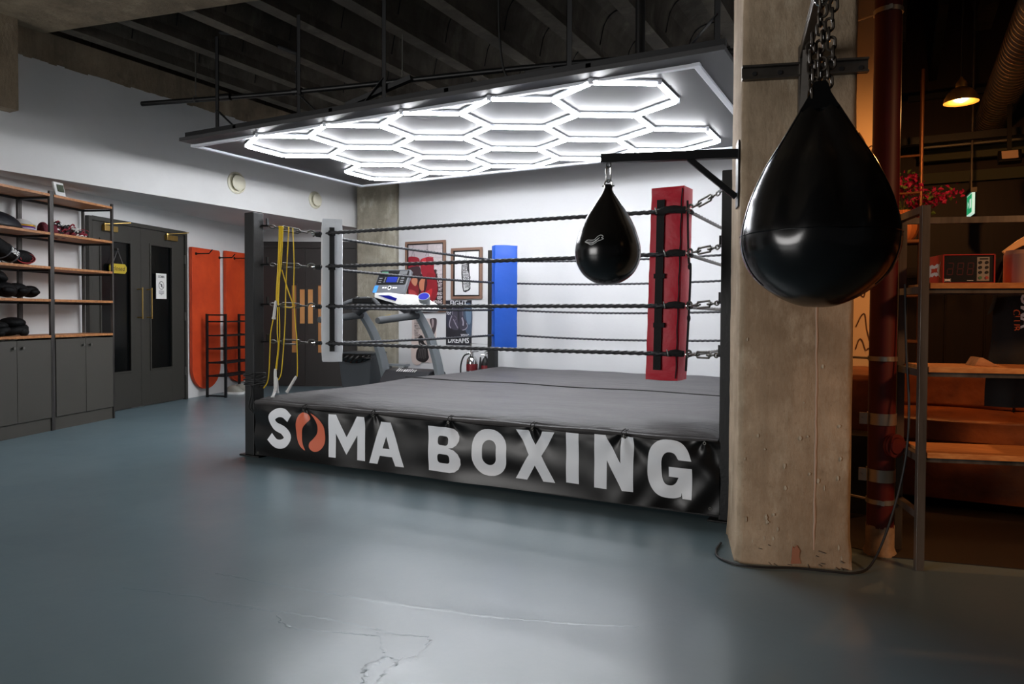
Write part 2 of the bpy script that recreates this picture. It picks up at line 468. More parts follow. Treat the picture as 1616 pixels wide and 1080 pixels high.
# patches and chips on the pillar
mb = MB(FP)
for k in range(34):
    x = rnd.uniform(.03, .46); z = .05+rnd.random()**2*1.1; w = rnd.uniform(.002, .006); hh = rnd.uniform(.004, .014)
    mb.m = 0
    mb.prism([(x+w*cos(t)*rnd.uniform(.7, 1.2), z+hh*sin(t)*rnd.uniform(.7, 1.2)) for t in [k2*pi/4 for k2 in range(8)]], -.004, .01, lambda a, b, h: (a, h, b))
mb.m = 3; mb.tube([(.335+.003*sin(z*3)+rnd.uniform(-.002, .002), .0015, .03+z) for z in [4.1*k/90 for k in range(91)]], .0055, 6)
mb.m = 1
mb.prism([(.236, .012), (.282, .016), (.272, .05), (.276, .075), (.262, .098), (.25, .085), (.243, .092), (.24, .05)], -.0085, .01, lambda a, b, h: (a, h, b))
mb.m = 2
for k in range(16):
    x = rnd.uniform(.03, .47); z = .008+rnd.random()**2*.09
    L = rnd.uniform(.008, .035); mb.bar((x, -.0045*exp(-z/.06)-.004, z), (x+L, -.0045*exp(-z/.06)-.004, z-rnd.uniform(0, .02)), .003, .0025)
struct(mb.build('pillar_marks', [mat('plaster_flecks', (190, 180, 160), .9), mat('brick_red_patch', (160, 108, 84), .9), mat('soot_marks', (70, 62, 54), .95), mat('pale_formwork_seam', (188, 160, 140), .9)]))

mb = MB(frame((-2.62, 4.28), 12)); mb.prism([(.42, 1.03), (.60, 1.035), (.61, 1.12), (.55, 1.135), (.43, 1.11)], -.003, .01, lambda a, b, h: (a, h, b))
struct(mb.build('column_paint_patch', mat('yellow_paint_patch', (196, 164, 50), .8)))

# ------------------------------------------------------------------ double doors
def double_door(name, F, x0, xm, x1, ztop, mtl, glass, gmat, fw, yf=.03):
    d = MB(F)
    d.box(x0-fw, x0, 0, yf+.02, 0, ztop+fw); d.box(x1, x1+fw, 0, yf+.02, 0, ztop+fw); d.box(x0, x1, 0, yf+.02, ztop, ztop+fw)
    root = struct(d.build(name, mtl, bev=.004))
    for (a, b), (g0, g1, gz0, gz1) in zip(((x0, xm), (xm, x1)), glass):
        q = MB(F); e = .002
        q.box(a+e, g0, .002, yf, .012, ztop-e); q.box(g1, b-e, .002, yf, .012, ztop-e)
        q.box(g0, g1, .002, yf, .012, gz0); q.box(g0, g1, .002, yf, gz1, ztop-e)
        # bead round the glass
        for (p, r, s, t) in ((g0-.016, g0+.006, gz0-.016, gz1+.016), (g1-.006, g1+.016, gz0-.016, gz1+.016)): q.box(p, r, yf-.004, yf+.01, s, t)
        q.box(g0, g1, yf-.004, yf+.01, gz0-.016, gz0+.006); q.box(g0, g1, yf-.004, yf+.01, gz1-.006, gz1+.016)
        leaf = q.build('door_leaf', mtl, root, bev=.002)
        MB(F).box(g0, g1, .004, .010, gz0, gz1).build('glass_pane', gmat, leaf)
    return root
D1 = double_door('door_1', FW, -1.0, -.225, .575, 2.17, M_darkdoor, ((-.86, -.40, .45, 1.97), (-.06, .33, .45, 1.985)), M_glassdark, .045)
for x in (-.285, -.125):
    q = MB(FW); q.cyl((x, .10, 1.07), (x, .10, 1.45), .009, n=12)
    for z in (1.09, 1.43): q.cyl((x, .028, z), (x, .10, z), .007, n=10)
    tag(q.build('door_handle', M_brass, D1), 'brass bar handle', 'handle'); 
for o in D1.children:
    if 'category' in o: del o['category']
for x0 in (-.84, .20):
    q = MB(FW); q.box(x0, x0+.2, .03, .075, 2.07, 2.135); q.bar((x0+.02, .06, 2.145), (x0+.3, .16, 2.19), .012, .012); q.cyl((x0+.02, .055, 2.13), (x0+.02, .055, 2.16), .012, n=10)
    q.build('door_closer', M_brass, D1, bev=.004)
for z in (.38, 1.1, 1.85):
    MB(FW).box(.562, .580, .03, .056, z-.055, z+.055).build('hinge', M_zinc, D1, bev=.002)
D2 = double_door('door_2', FA, -.80, -.012, .78, 2.16, M_darkdoor2, ((-.225, -.14, .53, 1.59), (.185, .262, .53, 1.59)), mat('amber_lit_glass', (188, 128, 74), .35), .10)
M_handleplate = mat('brass_push_plate', (214, 158, 100), .4, metal=.6)
for a, b in ((-.092, -.018), (.036, .11)):
    MB(FA).box(a, b, .03, .036, .99, 1.52).build('push_plate', M_handleplate, D2)
# notice on the right glass
n = MB(FW); n.box(.025, .215, .0405, .0425, 1.322, 1.64)
fn = lambda a, b: (.12+a, .0428, 1.48+b)
n.m = 1
n.text('SOMA', lambda a, b: (.12+a, .0432, 1.585+b), .042, bold=.02)
n.flat([(.05*cos(t), .05*sin(t)) for t in [k*pi/14 for k in range(28)]], lambda a, b: (.12+a, .0431, 1.49+b*1.05))
n.m = 0
n.flat([(.043*cos(t), .043*sin(t)) for t in [k*pi/14 for k in range(28)]], lambda a, b: (.12+a, .0433, 1.49+b*1.05))
n.m = 1
n.flat([(-.036, .028), (-.030, .034), (.036, -.028), (.030, -.034)], lambda a, b: (.12+a, .0435, 1.49+b))
n.flat([(-.01, .02), (.012, .018), (.016, -.004), (.006, -.024), (-.008, -.02), (-.004, 0)], lambda a, b: (.12+a, .0435, 1.49+b))
for k, w in enumerate((.10, .10, .09, .03)):
    n.flat([(-w/2, 0), (w/2, 0), (w/2, .006), (-w/2, .006)], lambda a, b: (.12+a, .0431, 1.415-k*.015+b))
tag(n.build('door_notice', [M_paper, M_ink], recalc=False), 'white paper notice with a crossed out circle on the right door glass', 'notice')
# closed sign on the left glass
s = thing('closed_sign', FW @ Vector((-.62, .05, 1.55)), 'small yellow wooden closed sign hanging on the left door glass', 'sign')
q = MB(FW); z0, z1 = 1.60, 1.71; a, b = -.755, -.49
q.prism([(a+.025, z0), (b-.025, z0), (b, z0+.03), (b, z1-.03), (b-.025, z1), (a+.025, z1), (a, z1-.03), (a, z0+.03)], .045, .056, lambda x, z, h: (x, h, z))
q.m = 1; q.text('closed', lambda x, y: (-.62+x, .0575, 1.632+y), .075, bold=.005, shear=.25)
q.build('board', [mat('mustard_wood', (190, 164, 40), .6), M_ink], s, recalc=False)
q = MB(FW); q.tube([(-.70, .05, 1.71), (-.62, .048, 1.87), (-.54, .05, 1.71)], .003, 6); q.build('cord', M_greyrope, s)
q = MB(FW); q.cyl((-.62, .008, 1.88), (-.62, .052, 1.88), .016, .010, 12); q.build('suction_hook', M_zinc, s)

# round wall vents on the upper white wall
for i, (y, z, r, lb) in enumerate(((2.14, 2.761, .135, 'round cream ceiling-height vent on the white upper wall, the nearer one above the doors'),
                                 (3.499, 2.742, .12, 'round cream vent on the white upper wall, the farther one nearer the column'))):
    t = thing('round_vent', (-2.7, y, z), lb, 'vent', 'round vents on the upper wall')
    F = frame2((-2.7, y, z), (0, 1, 0), (0, 0, 1), (1, 0, 0))
    MB(F).lathe([(r, 0), (r, .012), (r*.93, .02), (r*.86, .022), (r*.84, .006), (0, .005)], n=40).build('rim', mat('cream_plastic', (206, 202, 182), .5), t)
    MB(F).lathe([(r*.55, .006), (r*.62, .03), (r*.72, .048), (r*.6, .056), (0, .06)], n=40).build('disc', bpy.data.materials['cream_plastic'], t)
# ------------------------------------------------------------------ light canopy over the ring
CZ = 2.85
cn = thing('light_canopy', (.9, 2.0, CZ), 'dark grey board canopy hung over the ring, carrying the hexagon lights', 'canopy')
MB().box(-1.75, 3.55, .63, 3.42, CZ, CZ+.035).build('canopy_board', M_canopy, cn, bev=.003)
q = MB()
for k, x in enumerate((-1.0, .2, 1.4, 2.6)): q.box(x-.02, x+.02, .66, 3.38, CZ+.035, CZ+.075)
q.build('stiffening_rails', M_blacksteel, cn)
MB().box(-1.70, 3.55, .66, .70, CZ+.0355, CZ+.085).build('front_rail', M_blacksteel, cn)
for x, y in ((-1.27, .69), (-.20, .69), (.76, .69), (2.44, .69), (3.49, .69), (-1.0, 3.2), (1.4, 3.2), (3.2, 3.2)):
    q = MB(); zt = 3.815 if y < 1 else 3.86
    q.box(x-.02, x+.02, y-.002, y+.002, CZ+.035, zt); q.box(x-.02, x-.016, y-.002, y+.038, CZ+.035, zt)
    q.build('hanger_angle', M_blacksteel, cn)
for x, dx in ((-1.27, .28), (-.20, .26), (.76, -.25), (3.49, -.22)):
    q = MB(); q.bar((x, .69, CZ+.26), (x+dx, .69, CZ+.04), .032, .006); q.build('hanger_brace', M_blacksteel, cn)
MB().bar((.35, .70, CZ+.09), (1.0, .75, CZ+.24), .05, .04).build('loose_channel', M_blacksteel, cn)

hl = thing('hexagon_light', (.9, 2.0, 2.82), 'grid of fourteen lit white hexagon tube lights inside a white frame', 'light')
HS = .4888; HX = HS*sqrt(3)/2; HZ = 2.826; TR = .0195; HX0 = -1.230; HY0 = 1.258
edges = {}; nodes = {}
def hexn(x, y): return (round((x-HX0)/HX*2), round((y-HY0)/(HS/4)))
for row, (n, x0, y0) in enumerate(((5, HX0+HX, HY0), (4, HX0+2*HX, HY0+1.5*HS), (5, HX0+HX, HY0+3*HS))):
    for k in range(n):
        cx = x0+2*HX*k; V = []
        for j in range(6):
            a = radians(30+60*j); p = (cx+HS*cos(a), y0+HS*sin(a)); V.append(p); nodes[hexn(*p)] = p
        for j in range(6):
            a, b = V[j], V[(j+1) % 6]; edges[tuple(sorted((hexn(*a), hexn(*b))))] = (a, b)
for a, b in edges.values():
    A = Vector((*a, HZ)); B = Vector((*b, HZ)); t = (B-A).normalized()
    sd = Vector((-t.y, t.x, 0)); q = MB(); ang = [radians(-7+194*i/10) for i in range(11)]
    q.add([E+sd*(TR*cos(a))-Vector((0, 0, TR*sin(a))) for E in (A+t*.018, B-t*.018) for a in ang], [(i, i+1, i+12, i+11) for i in range(10)]+[tuple(range(11)), tuple(range(21, 10, -1))])
    tb_ = q.build('light_tube', M_led, hl)
    q = MB(); q.bar(A+t*.014+Vector((0, 0, .0065)), B-t*.014+Vector((0, 0, .0065)), .049, .004); q.bar(A+t*.014+Vector((0, 0, .015)), B-t*.014+Vector((0, 0, .015)), .03, .014)
    q.build('tube_backing', M_ledframe, tb_)
for i, p in enumerate(nodes.values()):
    q = MB(); q.cyl((*p, HZ-.015), (*p, CZ-.001), .024, n=12)
    q.build('connector', M_ledframe, hl)
fx0, fx1, fy0, fy1, fz = -1.745, 3.33, .805, 3.36, CZ-.0125
for a, b in (((fx0, fy0), (fx1, fy0)), ((fx1, fy0), (fx1, fy1)), ((fx1, fy1), (fx0, fy1)), ((fx0, fy1), (fx0, fy0))):
    MB().bar((*a, fz), (*b, fz), .045, .023).build('frame_tube', M_ledframe, hl, bev=.004)
for p in ((fx0, fy0), (fx1, fy0), (fx1, fy1), (fx0, fy1)):
    MB().cbox((*p, fz), .054, .054, .0245).build('corner_joint', M_ledframe, hl, bev=.003)
for x in [HX0+HX*(1+2*k) for k in range(5)]:
    q = MB(); q.cbox((x, fy0-.005, fz-.004), .036, .06, .022); q.build('frame_clip', M_chrome, hl)

# ------------------------------------------------------------------ pipework near the ceiling
pw = thing('sprinkler_pipe', (0, 1.5, 3.4), 'long black sprinkler pipe running across the room above the ring canopy', 'pipe')
q = MB(); q.tube(smooth_path([(-2.66, .86, 3.4), (-.85, 1.33, 3.4), (1.93, 1.86, 3.4), (3.9, 2.42, 3.4)], 6), .026, 12); q.build('main_pipe', M_black, pw)
q = MB(); q.tube([(-.85, 1.33, 3.4), (-.85, 1.33, 3.78), (-1.35, 1.1, 4.0), (-1.6, 1.0, 4.02)], .024, 10); q.tube([(-.85, 1.33, 3.60), (-.85, 1.33, 3.64)], .032, 12); q.build('drop_pipe', M_black, pw)
MB().cyl((-1.72, 1.10, 3.4), (-1.60, 1.13, 3.4), .038, n=12).build('coupling', M_black, pw); MB().cyl((-.90, 1.315, 3.4), (-.80, 1.34, 3.4), .036, n=12).build('coupling', M_black, pw)
for x, y in ((-2.0, 1.02), (.3, 1.55), (1.93, 1.86)):
    q = MB(); q.cyl((x, y, 3.43), (x, y, 4.25), .006, n=6); q.torus((x, y, 3.4), .033, .005, 'x', 16, 6); q.build('pipe_hanger', M_zinc, pw)
pw2 = thing('conduit_drop', (2.94, .8, CZ+.036), 'thick black pipe elbow dropping from the ceiling onto the canopy top', 'pipe')
MB().tube(smooth_path([(2.35, .95, 3.80), (2.75, .86, 3.68), (2.90, .82, 3.55)], 4)+[Vector((2.93, .81, 3.42)), Vector((2.93, .81, CZ+.036))], .034, 12).build('pipe', M_black, pw2)
MB().cyl((2.93, .81, CZ+.0355), (2.93, .81, CZ+.06), .065, n=14).build('flange', M_black, pw2)
jb = thing('junction_box', (2.15, 1.0, CZ+.0355), 'small black junction box with cable on top of the canopy', 'box')
MB().box(2.03, 2.27, .78, .94, CZ+.0355, CZ+.15).build('box', M_black, jb, bev=.004)
MB().tube(smooth_path([(2.03, .86, CZ+.10), (1.85, .84, CZ+.14), (1.78, .84, 3.3), (1.77, .84, 3.81)], 6), .009, 6).build('cable', M_black, jb)

# ------------------------------------------------------------------ boxing ring
RZ = .485
pf = thing('ring_platform', (1.87, 1.93, 0), 'low black boxing ring platform with a grey canvas top', 'boxing ring')
q = MB(); q.box(.06, 3.685, .0, 3.86, .012, .44); q.build('base_frame', M_black, pf)
def canvas(u, v):
    x = .055+3.63*u; y = -.035+3.90*v
    e = min(u*3.63, (1-u)*3.63, v*3.9, (1-v)*3.9)
    z = RZ-.045*exp(-e/.05)+.004*sin(x*5+1)*sin(y*4)+.0035*sin(x*13+y*3)*exp(-e/.3)
    if abs(y-1.90) < .012: z -= .006
    return (x, y, z)
q = MB(); q.grid(canvas, 120, 150)
q.tube([(x, -.035, .437+.003*sin(x*9)) for x in [.06+3.62*i/80 for i in range(81)]], .014, 8)
M_canvas = mat('grey_ring_canvas', (70, 68, 69), .62, var=.42, vscale=3.2, bump=.5, bscale=14, stretch=(.5, 1.6, 1), detail=9)
q.build('canvas_cover', M_canvas, pf, recalc=False, solid=.012)
q = MB(); q.tube([(x, 1.895+.012*sin(x*1.3), RZ+.0075+.004*sin(x*5+1)*sin(1.895*4)) for x in [.08+3.58*i/90 for i in range(91)]], .0045, 6); q.build('canvas_seam', M_strap, pf)
q = MB(); q.box(.06, 3.685, -.03, -.001, .03, .44); q.box(.05, .0595, -.03, 3.86, .03, .44); q.build('side_skirt', M_strap, pf)

for (x, y, lb, hz) in ((0, 0, 'black square steel ring post at the front left corner, beside the yellow skipping ropes', 1.95),
                   (3.745, -.01, 'black square steel ring post beside the concrete pillar, behind the smaller bag arm', 1.945),
                   (-.05, 3.93, 'black steel ring post at the back left, behind the blue corner pad', 1.97)):
    t = thing('ring_post', (x, y, 0), lb, 'post', 'ring posts')
    MB().box(x-.052, x+.052, y-.052, y+.052, .012, hz).build('post', M_black, t, bev=.006)
    MB().box(x-.11, x+.11, y-.11 if y > 1 else y-.06, y+.06, 0, .012).build('base_plate', M_black, t, bev=.003)
    ix = 1 if x < 1 else -1; iy = 1 if y < 1 else -1
    for z in (1.85, 1.54, 1.22, .92):
        if y > 1: z -= .0
        q = MB(); q.bar((x+ix*.052, y+iy*.03, z+.0), (x+ix*.085, y+iy*.07, z), .03, .012); q.bar((x+ix*.08, y+iy*.065, z-.005), (x+ix*.08, y+iy*.065, z+.06), .02, .012)
        q.build('hook_bracket', M_black, t)

def turnbuckle(A, B, lb):
    A = Vector(A); B = Vector(B); t = (B-A).normalized(); L = (B-A).length
    up = Vector((0, 0, 1)); u = (up-t*up.dot(t)).normalized()
    r = thing('turnbuckle', A, lb, 'turnbuckle', 'rope turnbuckles at the ring corners')
    q = MB(); q.tube([A+t*.01+u*.012*cos(a)+t*.022*(1+sin(a)) for a in [2*pi*i/14 for i in range(14)]], .005, 6, closed=True)
    q.cyl(A+t*.05, A+t*L*.36, .0065, n=8); q.build('eye_bolt', M_zinc, r)
    q = MB()
    for s in (-1, 1): q.tube([A+t*L*.26, A+t*L*.30+u*s*.017, A+t*L*.64+u*s*.017, A+t*L*.68], .0065, 8)
    q.cyl(A+t*L*.24, A+t*L*.31, .011, n=8); q.cyl(A+t*L*.64, A+t*L*.70, .011, n=8); q.build('body', M_zinc, r)
    q = MB(); q.cyl(A+t*L*.58, A+t*L*.84, .0065, n=8)
    q.tube([A+t*(L*.84+.028+.03*cos(a))+u*(-.024*sin(a)-.0) for a in [pi-.2+i*(4.4)/12 for i in range(13)]], .007, 8); q.build('hook', M_zinc, r)
    q = MB(); q.tube([B-t*.012+t*.022*cos(a)+t.cross(u)*.022*sin(a) for a in [2*pi*i/16 for i in range(16)]], .004, 6, closed=True); q.build('ring', M_chrome, r)
RH = (1.798, 1.53, 1.206, .906); PHs = (1.85, 1.54, 1.22, .92)
nm = ('topmost', 'second from top', 'third from top', 'lowest')
CFL, CFR, CBL, CBR = (.335, .335), (3.40, .345), (.32, 3.52), (3.42, 3.52)
for k in range(4):
    turnbuckle((.085, .07, PHs[k]), (*CFL, RH[k]), f'zinc turnbuckle hooked to the front left ring post, {nm[k]} of four')
    turnbuckle((3.662, .07, PHs[k]), (*CFR, RH[k]), f'zinc turnbuckle between the red corner pad and the right ring post, {nm[k]}')
    turnbuckle((.035, 3.86, PHs[k]), (*CBL, RH[k]-.005), f'turnbuckle behind the blue corner pad, {nm[k]} of four')

def ring_rope(a, b, z, sag, r, lb, mtl=M_rope, n=420, grp='black twisted ropes of the ring'):
    pts = []
    for i in range(n+1):
        t = i/n; pts.append((a[0]+(b[0]-a[0])*t, a[1]+(b[1]-a[1])*t, z-sag*4*t*(1-t)))
    t = thing('ring_rope', (a[0], a[1], z), lb, 'rope', grp)
    q = MB(); q.tube(pts, r, 12, lobes=3, twist=.85)
    q.build('rope', mtl, t, smooth=80)
    for P, s in ((a, 1), (b, -1)):
        d = Vector((b[0]-a[0], b[1]-a[1], 0)).normalized()*s
        p0 = Vector((*P, z)); q = MB(); q.cyl(p0+d*.0, p0+d*.05, r*1.35, n=10)
        q.build('taped_end', M_strap, t)
wd = ('top rope', 'second rope', 'third rope', 'lowest rope')
for k, z in enumerate(RH):
    e = .02
    ring_rope((CFL[0]+e, CFL[1]-.01), (CFR[0]-e, CFR[1]-.01), z, .0+.004*(k % 2), .0125, f'thick black twisted rope along the front of the ring, {wd[k]}')
    ring_rope((CFL[0]-.005, CFL[1]+e), (CBL[0]-.005, CBL[1]-e), z-.004, .012, .0115, f'black twisted rope along the left side of the ring, {wd[k]}')
    ring_rope((CBL[0]+e, CBL[1]+.005), (CBR[0]-e, CBR[1]+.005), z-.004, .035, .011, f'black twisted rope along the back of the ring before the white wall, {wd[k]}')
    ring_rope((CFR[0]+.008, CFR[1]+e), (CBR[0]+.008, CBR[1]-e), z-.006, .01, .0105, f'grey rope on the right side of the ring beyond the red pad, {wd[k]}', M_greyrope, 300)

def puffy(x0, x1, y0, y1, z0, z1, F, bulge=.012, n=14, lean=0, rn=3):
    """a padded block with soft rounded faces and wrinkles"""
    q = MB(F); R_ = random.Random(rn)
    ph = [R_.uniform(0, 6) for _ in range(6)]
    def P(u, v, w):
        x = x0+(x1-x0)*u; y = y0+(y1-y0)*v; z = z0+(z1-z0)*w
        ed = lambda t: 4*t*(1-t)
        bx = bulge*ed(v)*min(1, ed(w)*3); by = bulge*ed(u)*min(1, ed(w)*3); bz = bulge*ed(u)*ed(v)
        wr = .0007*sin(z*31+ph[0]+5*u*u)+.0004*sin(z*71+ph[1]+9*v)
        if u in (0, 1): x += (bx+wr)*(1 if u else -1)
        if v in (0, 1): y += (by+wr)*(1 if v else -1)
        if w in (0, 1): z += bz*(1 if w else -1)
        return (x+lean*(w-.5), y, z)
    nz = 48; nn = 10
    for c in (0, 1):
        q.grid(lambda a, b: P(c, a, b), nn, nz); q.grid(lambda a, b: P(a, c, b), nn, nz); q.grid(lambda a, b: P(a, b, c), nn, nn)
    return q
# white pad at the front left corner: it faces the centre of the ring, so its side shows
Fp = frame((.335, .335), 45)
t = thing('corner_pad', (.4, .4, .755), 'white vinyl corner pad with a black strap at the front left corner', 'corner pad', 'corner pads of the ring')
puffy(.055, .21, -.105, .11, .755, 1.915, Fp, .008).build('cushion', M_whitevinyl, t, smooth=50)
q = MB(Fp); q.box(.108, .148, -.125, -.117, .84, 1.845); q.box(.10, .155, -.128, -.116, 1.50, 1.545); q.box(.103, .152, -.132, -.116, 1.52, 1.535); q.build('strap', M_strap, t)
for k in range(4):
    MB(Fp).box(.10, .155, -.132, -.118, RH[k]-.02, RH[k]+.02).build('strap_loop', M_strap, t, bev=.003)
# red pad at the front right corner
Fr = frame((3.36, .362), -4)
t = thing('corner_pad', (3.25, .45, .735), 'red vinyl corner pad with black straps at the front right corner', 'corner pad', 'corner pads of the ring')
puffy(-.215, -.002, .0, .165, .735, 1.955, Fr, .01, lean=.03, rn=9).build('cushion', M_red, t, smooth=50)
q = MB(Fr); q.prism([(-.155, 1.875), (-.105, 1.875), (-.122, .80), (-.172, .80)], -.012-.012, -.012-.006, lambda x, z, h: (x+.0, h, z))
for z in (1.38, 1.07): q.box(-.170, -.098, -.032, -.018, z, z+.03)
q.build('strap', M_strap, t)
q = MB(Fr); q.tube([(-.012+.03*(z-1.345)/1.22+.002*sin(z*40), -.011, z) for z in [.75+1.19*i/60 for i in range(61)]], .004, 6); q.build('zip', M_strap, t)
q = MB(Fr); q.tube(smooth_path([(.035, .0, 1.86), (.045, .0, 1.5), (.055, .01, 1.45), (.052, .0, 1.2), (.035, .0, .80)], 8), .007, 6); q.ell((.052, 0, 1.45), .012, .012, .02, 8, 6); q.ell((.05, 0, 1.13), .012, .012, .025, 8, 6); q.build('hanging_strap', M_strap, t)
for k, z in enumerate(RH):
    q = MB(Fr); ww = (.16, .10, .10, .075)[k]
    q.tube(smooth_path([(-ww, -.03, z-.004), (-ww*.5, -.035, z+.008), (.03, -.02, z+.005)], 6), .022 if k == 0 else .018, 10, lobes=3, twist=.8)
    q.build('tape_wrap', M_strap, t, smooth=70)
    q = MB(Fr); q.add([(-ww, -.052, z+.026), (-ww+.008, -.052, z+.028), (-ww+.020, -.055, z-.012), (-ww+.010, -.053, z-.016)], [(0, 1, 2, 3)]); q.build('tape_tail', mat('silver_tape', (150, 152, 150), .3, metal=.6) if k == 0 else bpy.data.materials['silver_tape'], t, solid=.002)
# blue pad at the back left corner
t = thing('corner_pad', (.33, 3.5, .735), 'blue vinyl corner pad at the back left corner, in front of the white wall', 'corner pad', 'corner pads of the ring')
puffy(.055, .20, -.135, .14, .735, 1.965, frame((.302, 3.52), -45), .012, rn=5).build('cushion', M_blue, t, smooth=50)

# ------------------------------------------------------------------ banner on the front of the ring
BX0, BX1 = .075, 3.70
clips = [.62, 1.28, 1.93, 2.55, 3.15, 3.62]
def ban_top(x):
    z = .428+.022*(x/3.7)
    for i in range(len(clips)-1):
        a, b = clips[i], clips[i+1]
        if a < x < b: z -= .018*sin(pi*(x-a)/(b-a))
    return z
def ban_bot(x): return .022+.02*x/3.7
def ban(x, z, off=0):
    zt, zb = ban_top(x), ban_bot(x); h = (z-zb)/(zt-zb)
    y = -.074+.006*sin(x*5.3+.6)+.004*sin(x*11.7+z*4)+.0075*sin(z*27+1.8*sin(x*2.1))*(.5+.5*sin(x*3.1+1))
    for c in clips:
        dx, dz = x-c, max(.0, zt-z); rr = sqrt(dx*dx+dz*dz)+1e-4; an = atan2(dx, dz+.01)
        y -= .010*exp(-rr/.14)*cos(an*5)
    # slack on the right hand end
    s = max(0, (x-2.9)/.8)
    y -= s*.011*(sin((x*1.6+z*2.6)*9)+.6*sin((x*2.4-z*1.9)*13))*(.35+.65*(1-h))
    y -= s*.006*sin((x*.8+z)*38)*h
    y -= .003*sin(x*26+z*8)*exp(-abs(h-.9)/.1)
    return (x, min(y, -.042)-off, z)
bn = thing('ring_banner', (1.87, -.06, .02), 'black vinyl banner with big white letters and orange emblem across the ring front', 'banner')
q = MB(); q.grid(lambda u, v: ban(BX0+(BX1-BX0)*u, ban_bot(BX0+(BX1-BX0)*u)+v*(ban_top(BX0+(BX1-BX0)*u)-ban_bot(BX0+(BX1-BX0)*u))), 420, 48)
M_vinyl = mat('black_banner_vinyl', (16, 14, 14), .34, spec=.32)
q.build('vinyl_sheet', M_vinyl, bn, recalc=False, smooth=80)

def fill_curve(polys):
    cu = bpy.data.curves.new('outline', 'CURVE'); cu.dimensions = '2D'; cu.fill_mode = 'BOTH'
    for P in polys:
        sp = cu.splines.new('POLY'); sp.points.add(len(P)-1); sp.use_cyclic_u = True
        for p, c in zip(sp.points, P): p.co = (c[0], c[1], 0, 1)
    ob = bpy.data.objects.new('outline', cu); COL.objects.link(ob); bpy.context.view_layer.update()
    me = bpy.data.meshes.new_from_object(ob.evaluated_get(bpy.context.evaluated_depsgraph_get()))
    bm = bmesh.new(); bm.from_mesh(me)
    xs = [v.co.x for v in bm.verts]; ys = [v.co.y for v in bm.verts]
    st = .014
    k = min(xs)+st
    while k < max(xs):
        bmesh.ops.bisect_plane(bm, geom=bm.verts[:]+bm.edges[:]+bm.faces[:], plane_co=(k, 0, 0), plane_no=(1, 0, 0)); k += st
    k = min(ys)+st
    while k < max(ys):
        bmesh.ops.bisect_plane(bm, geom=bm.verts[:]+bm.edges[:]+bm.faces[:], plane_co=(0, k, 0), plane_no=(0, 1, 0)); k += st
    bm.verts.ensure_lookup_table()
    out = ([(v.co.x, v.co.y) for v in bm.verts], [tuple(v.index for v in f.verts) for f in bm.faces])
    bm.free(); bpy.data.meshes.remove(me); bpy.data.objects.remove(ob); bpy.data.curves.remove(cu)
    return out
def stroke(path, w, n=6, sm=True):
    P = smooth_path([(x, y, 0) for x, y in path], n) if sm else [Vector((x, y, 0)) for x, y in path]
    L, R_ = [], []
    for i, p in enumerate(P):
        t = (P[min(i+1, len(P)-1)]-P[max(i-1, 0)]).normalized(); nn = Vector((-t.y, t.x, 0))*w/2
        L.append((p+nn)[:2]); R_.append((p-nn)[:2])
    return L+R_[::-1]
def rrect(x0, x1, y0, y1, r, n=7):
    out = []
    for cx, cy, a0 in ((x1-r, y0+r, -90), (x1-r, y1-r, 0), (x0+r, y1-r, 90), (x0+r, y0+r, 180)):
        out += [(cx+r*cos(radians(a0+90*k/n)), cy+r*sin(radians(a0+90*k/n))) for k in range(n+1)]
    return out
def rectp(x0, x1, y0, y1): return [(x0, y0), (x1, y0), (x1, y1), (x0, y1)]
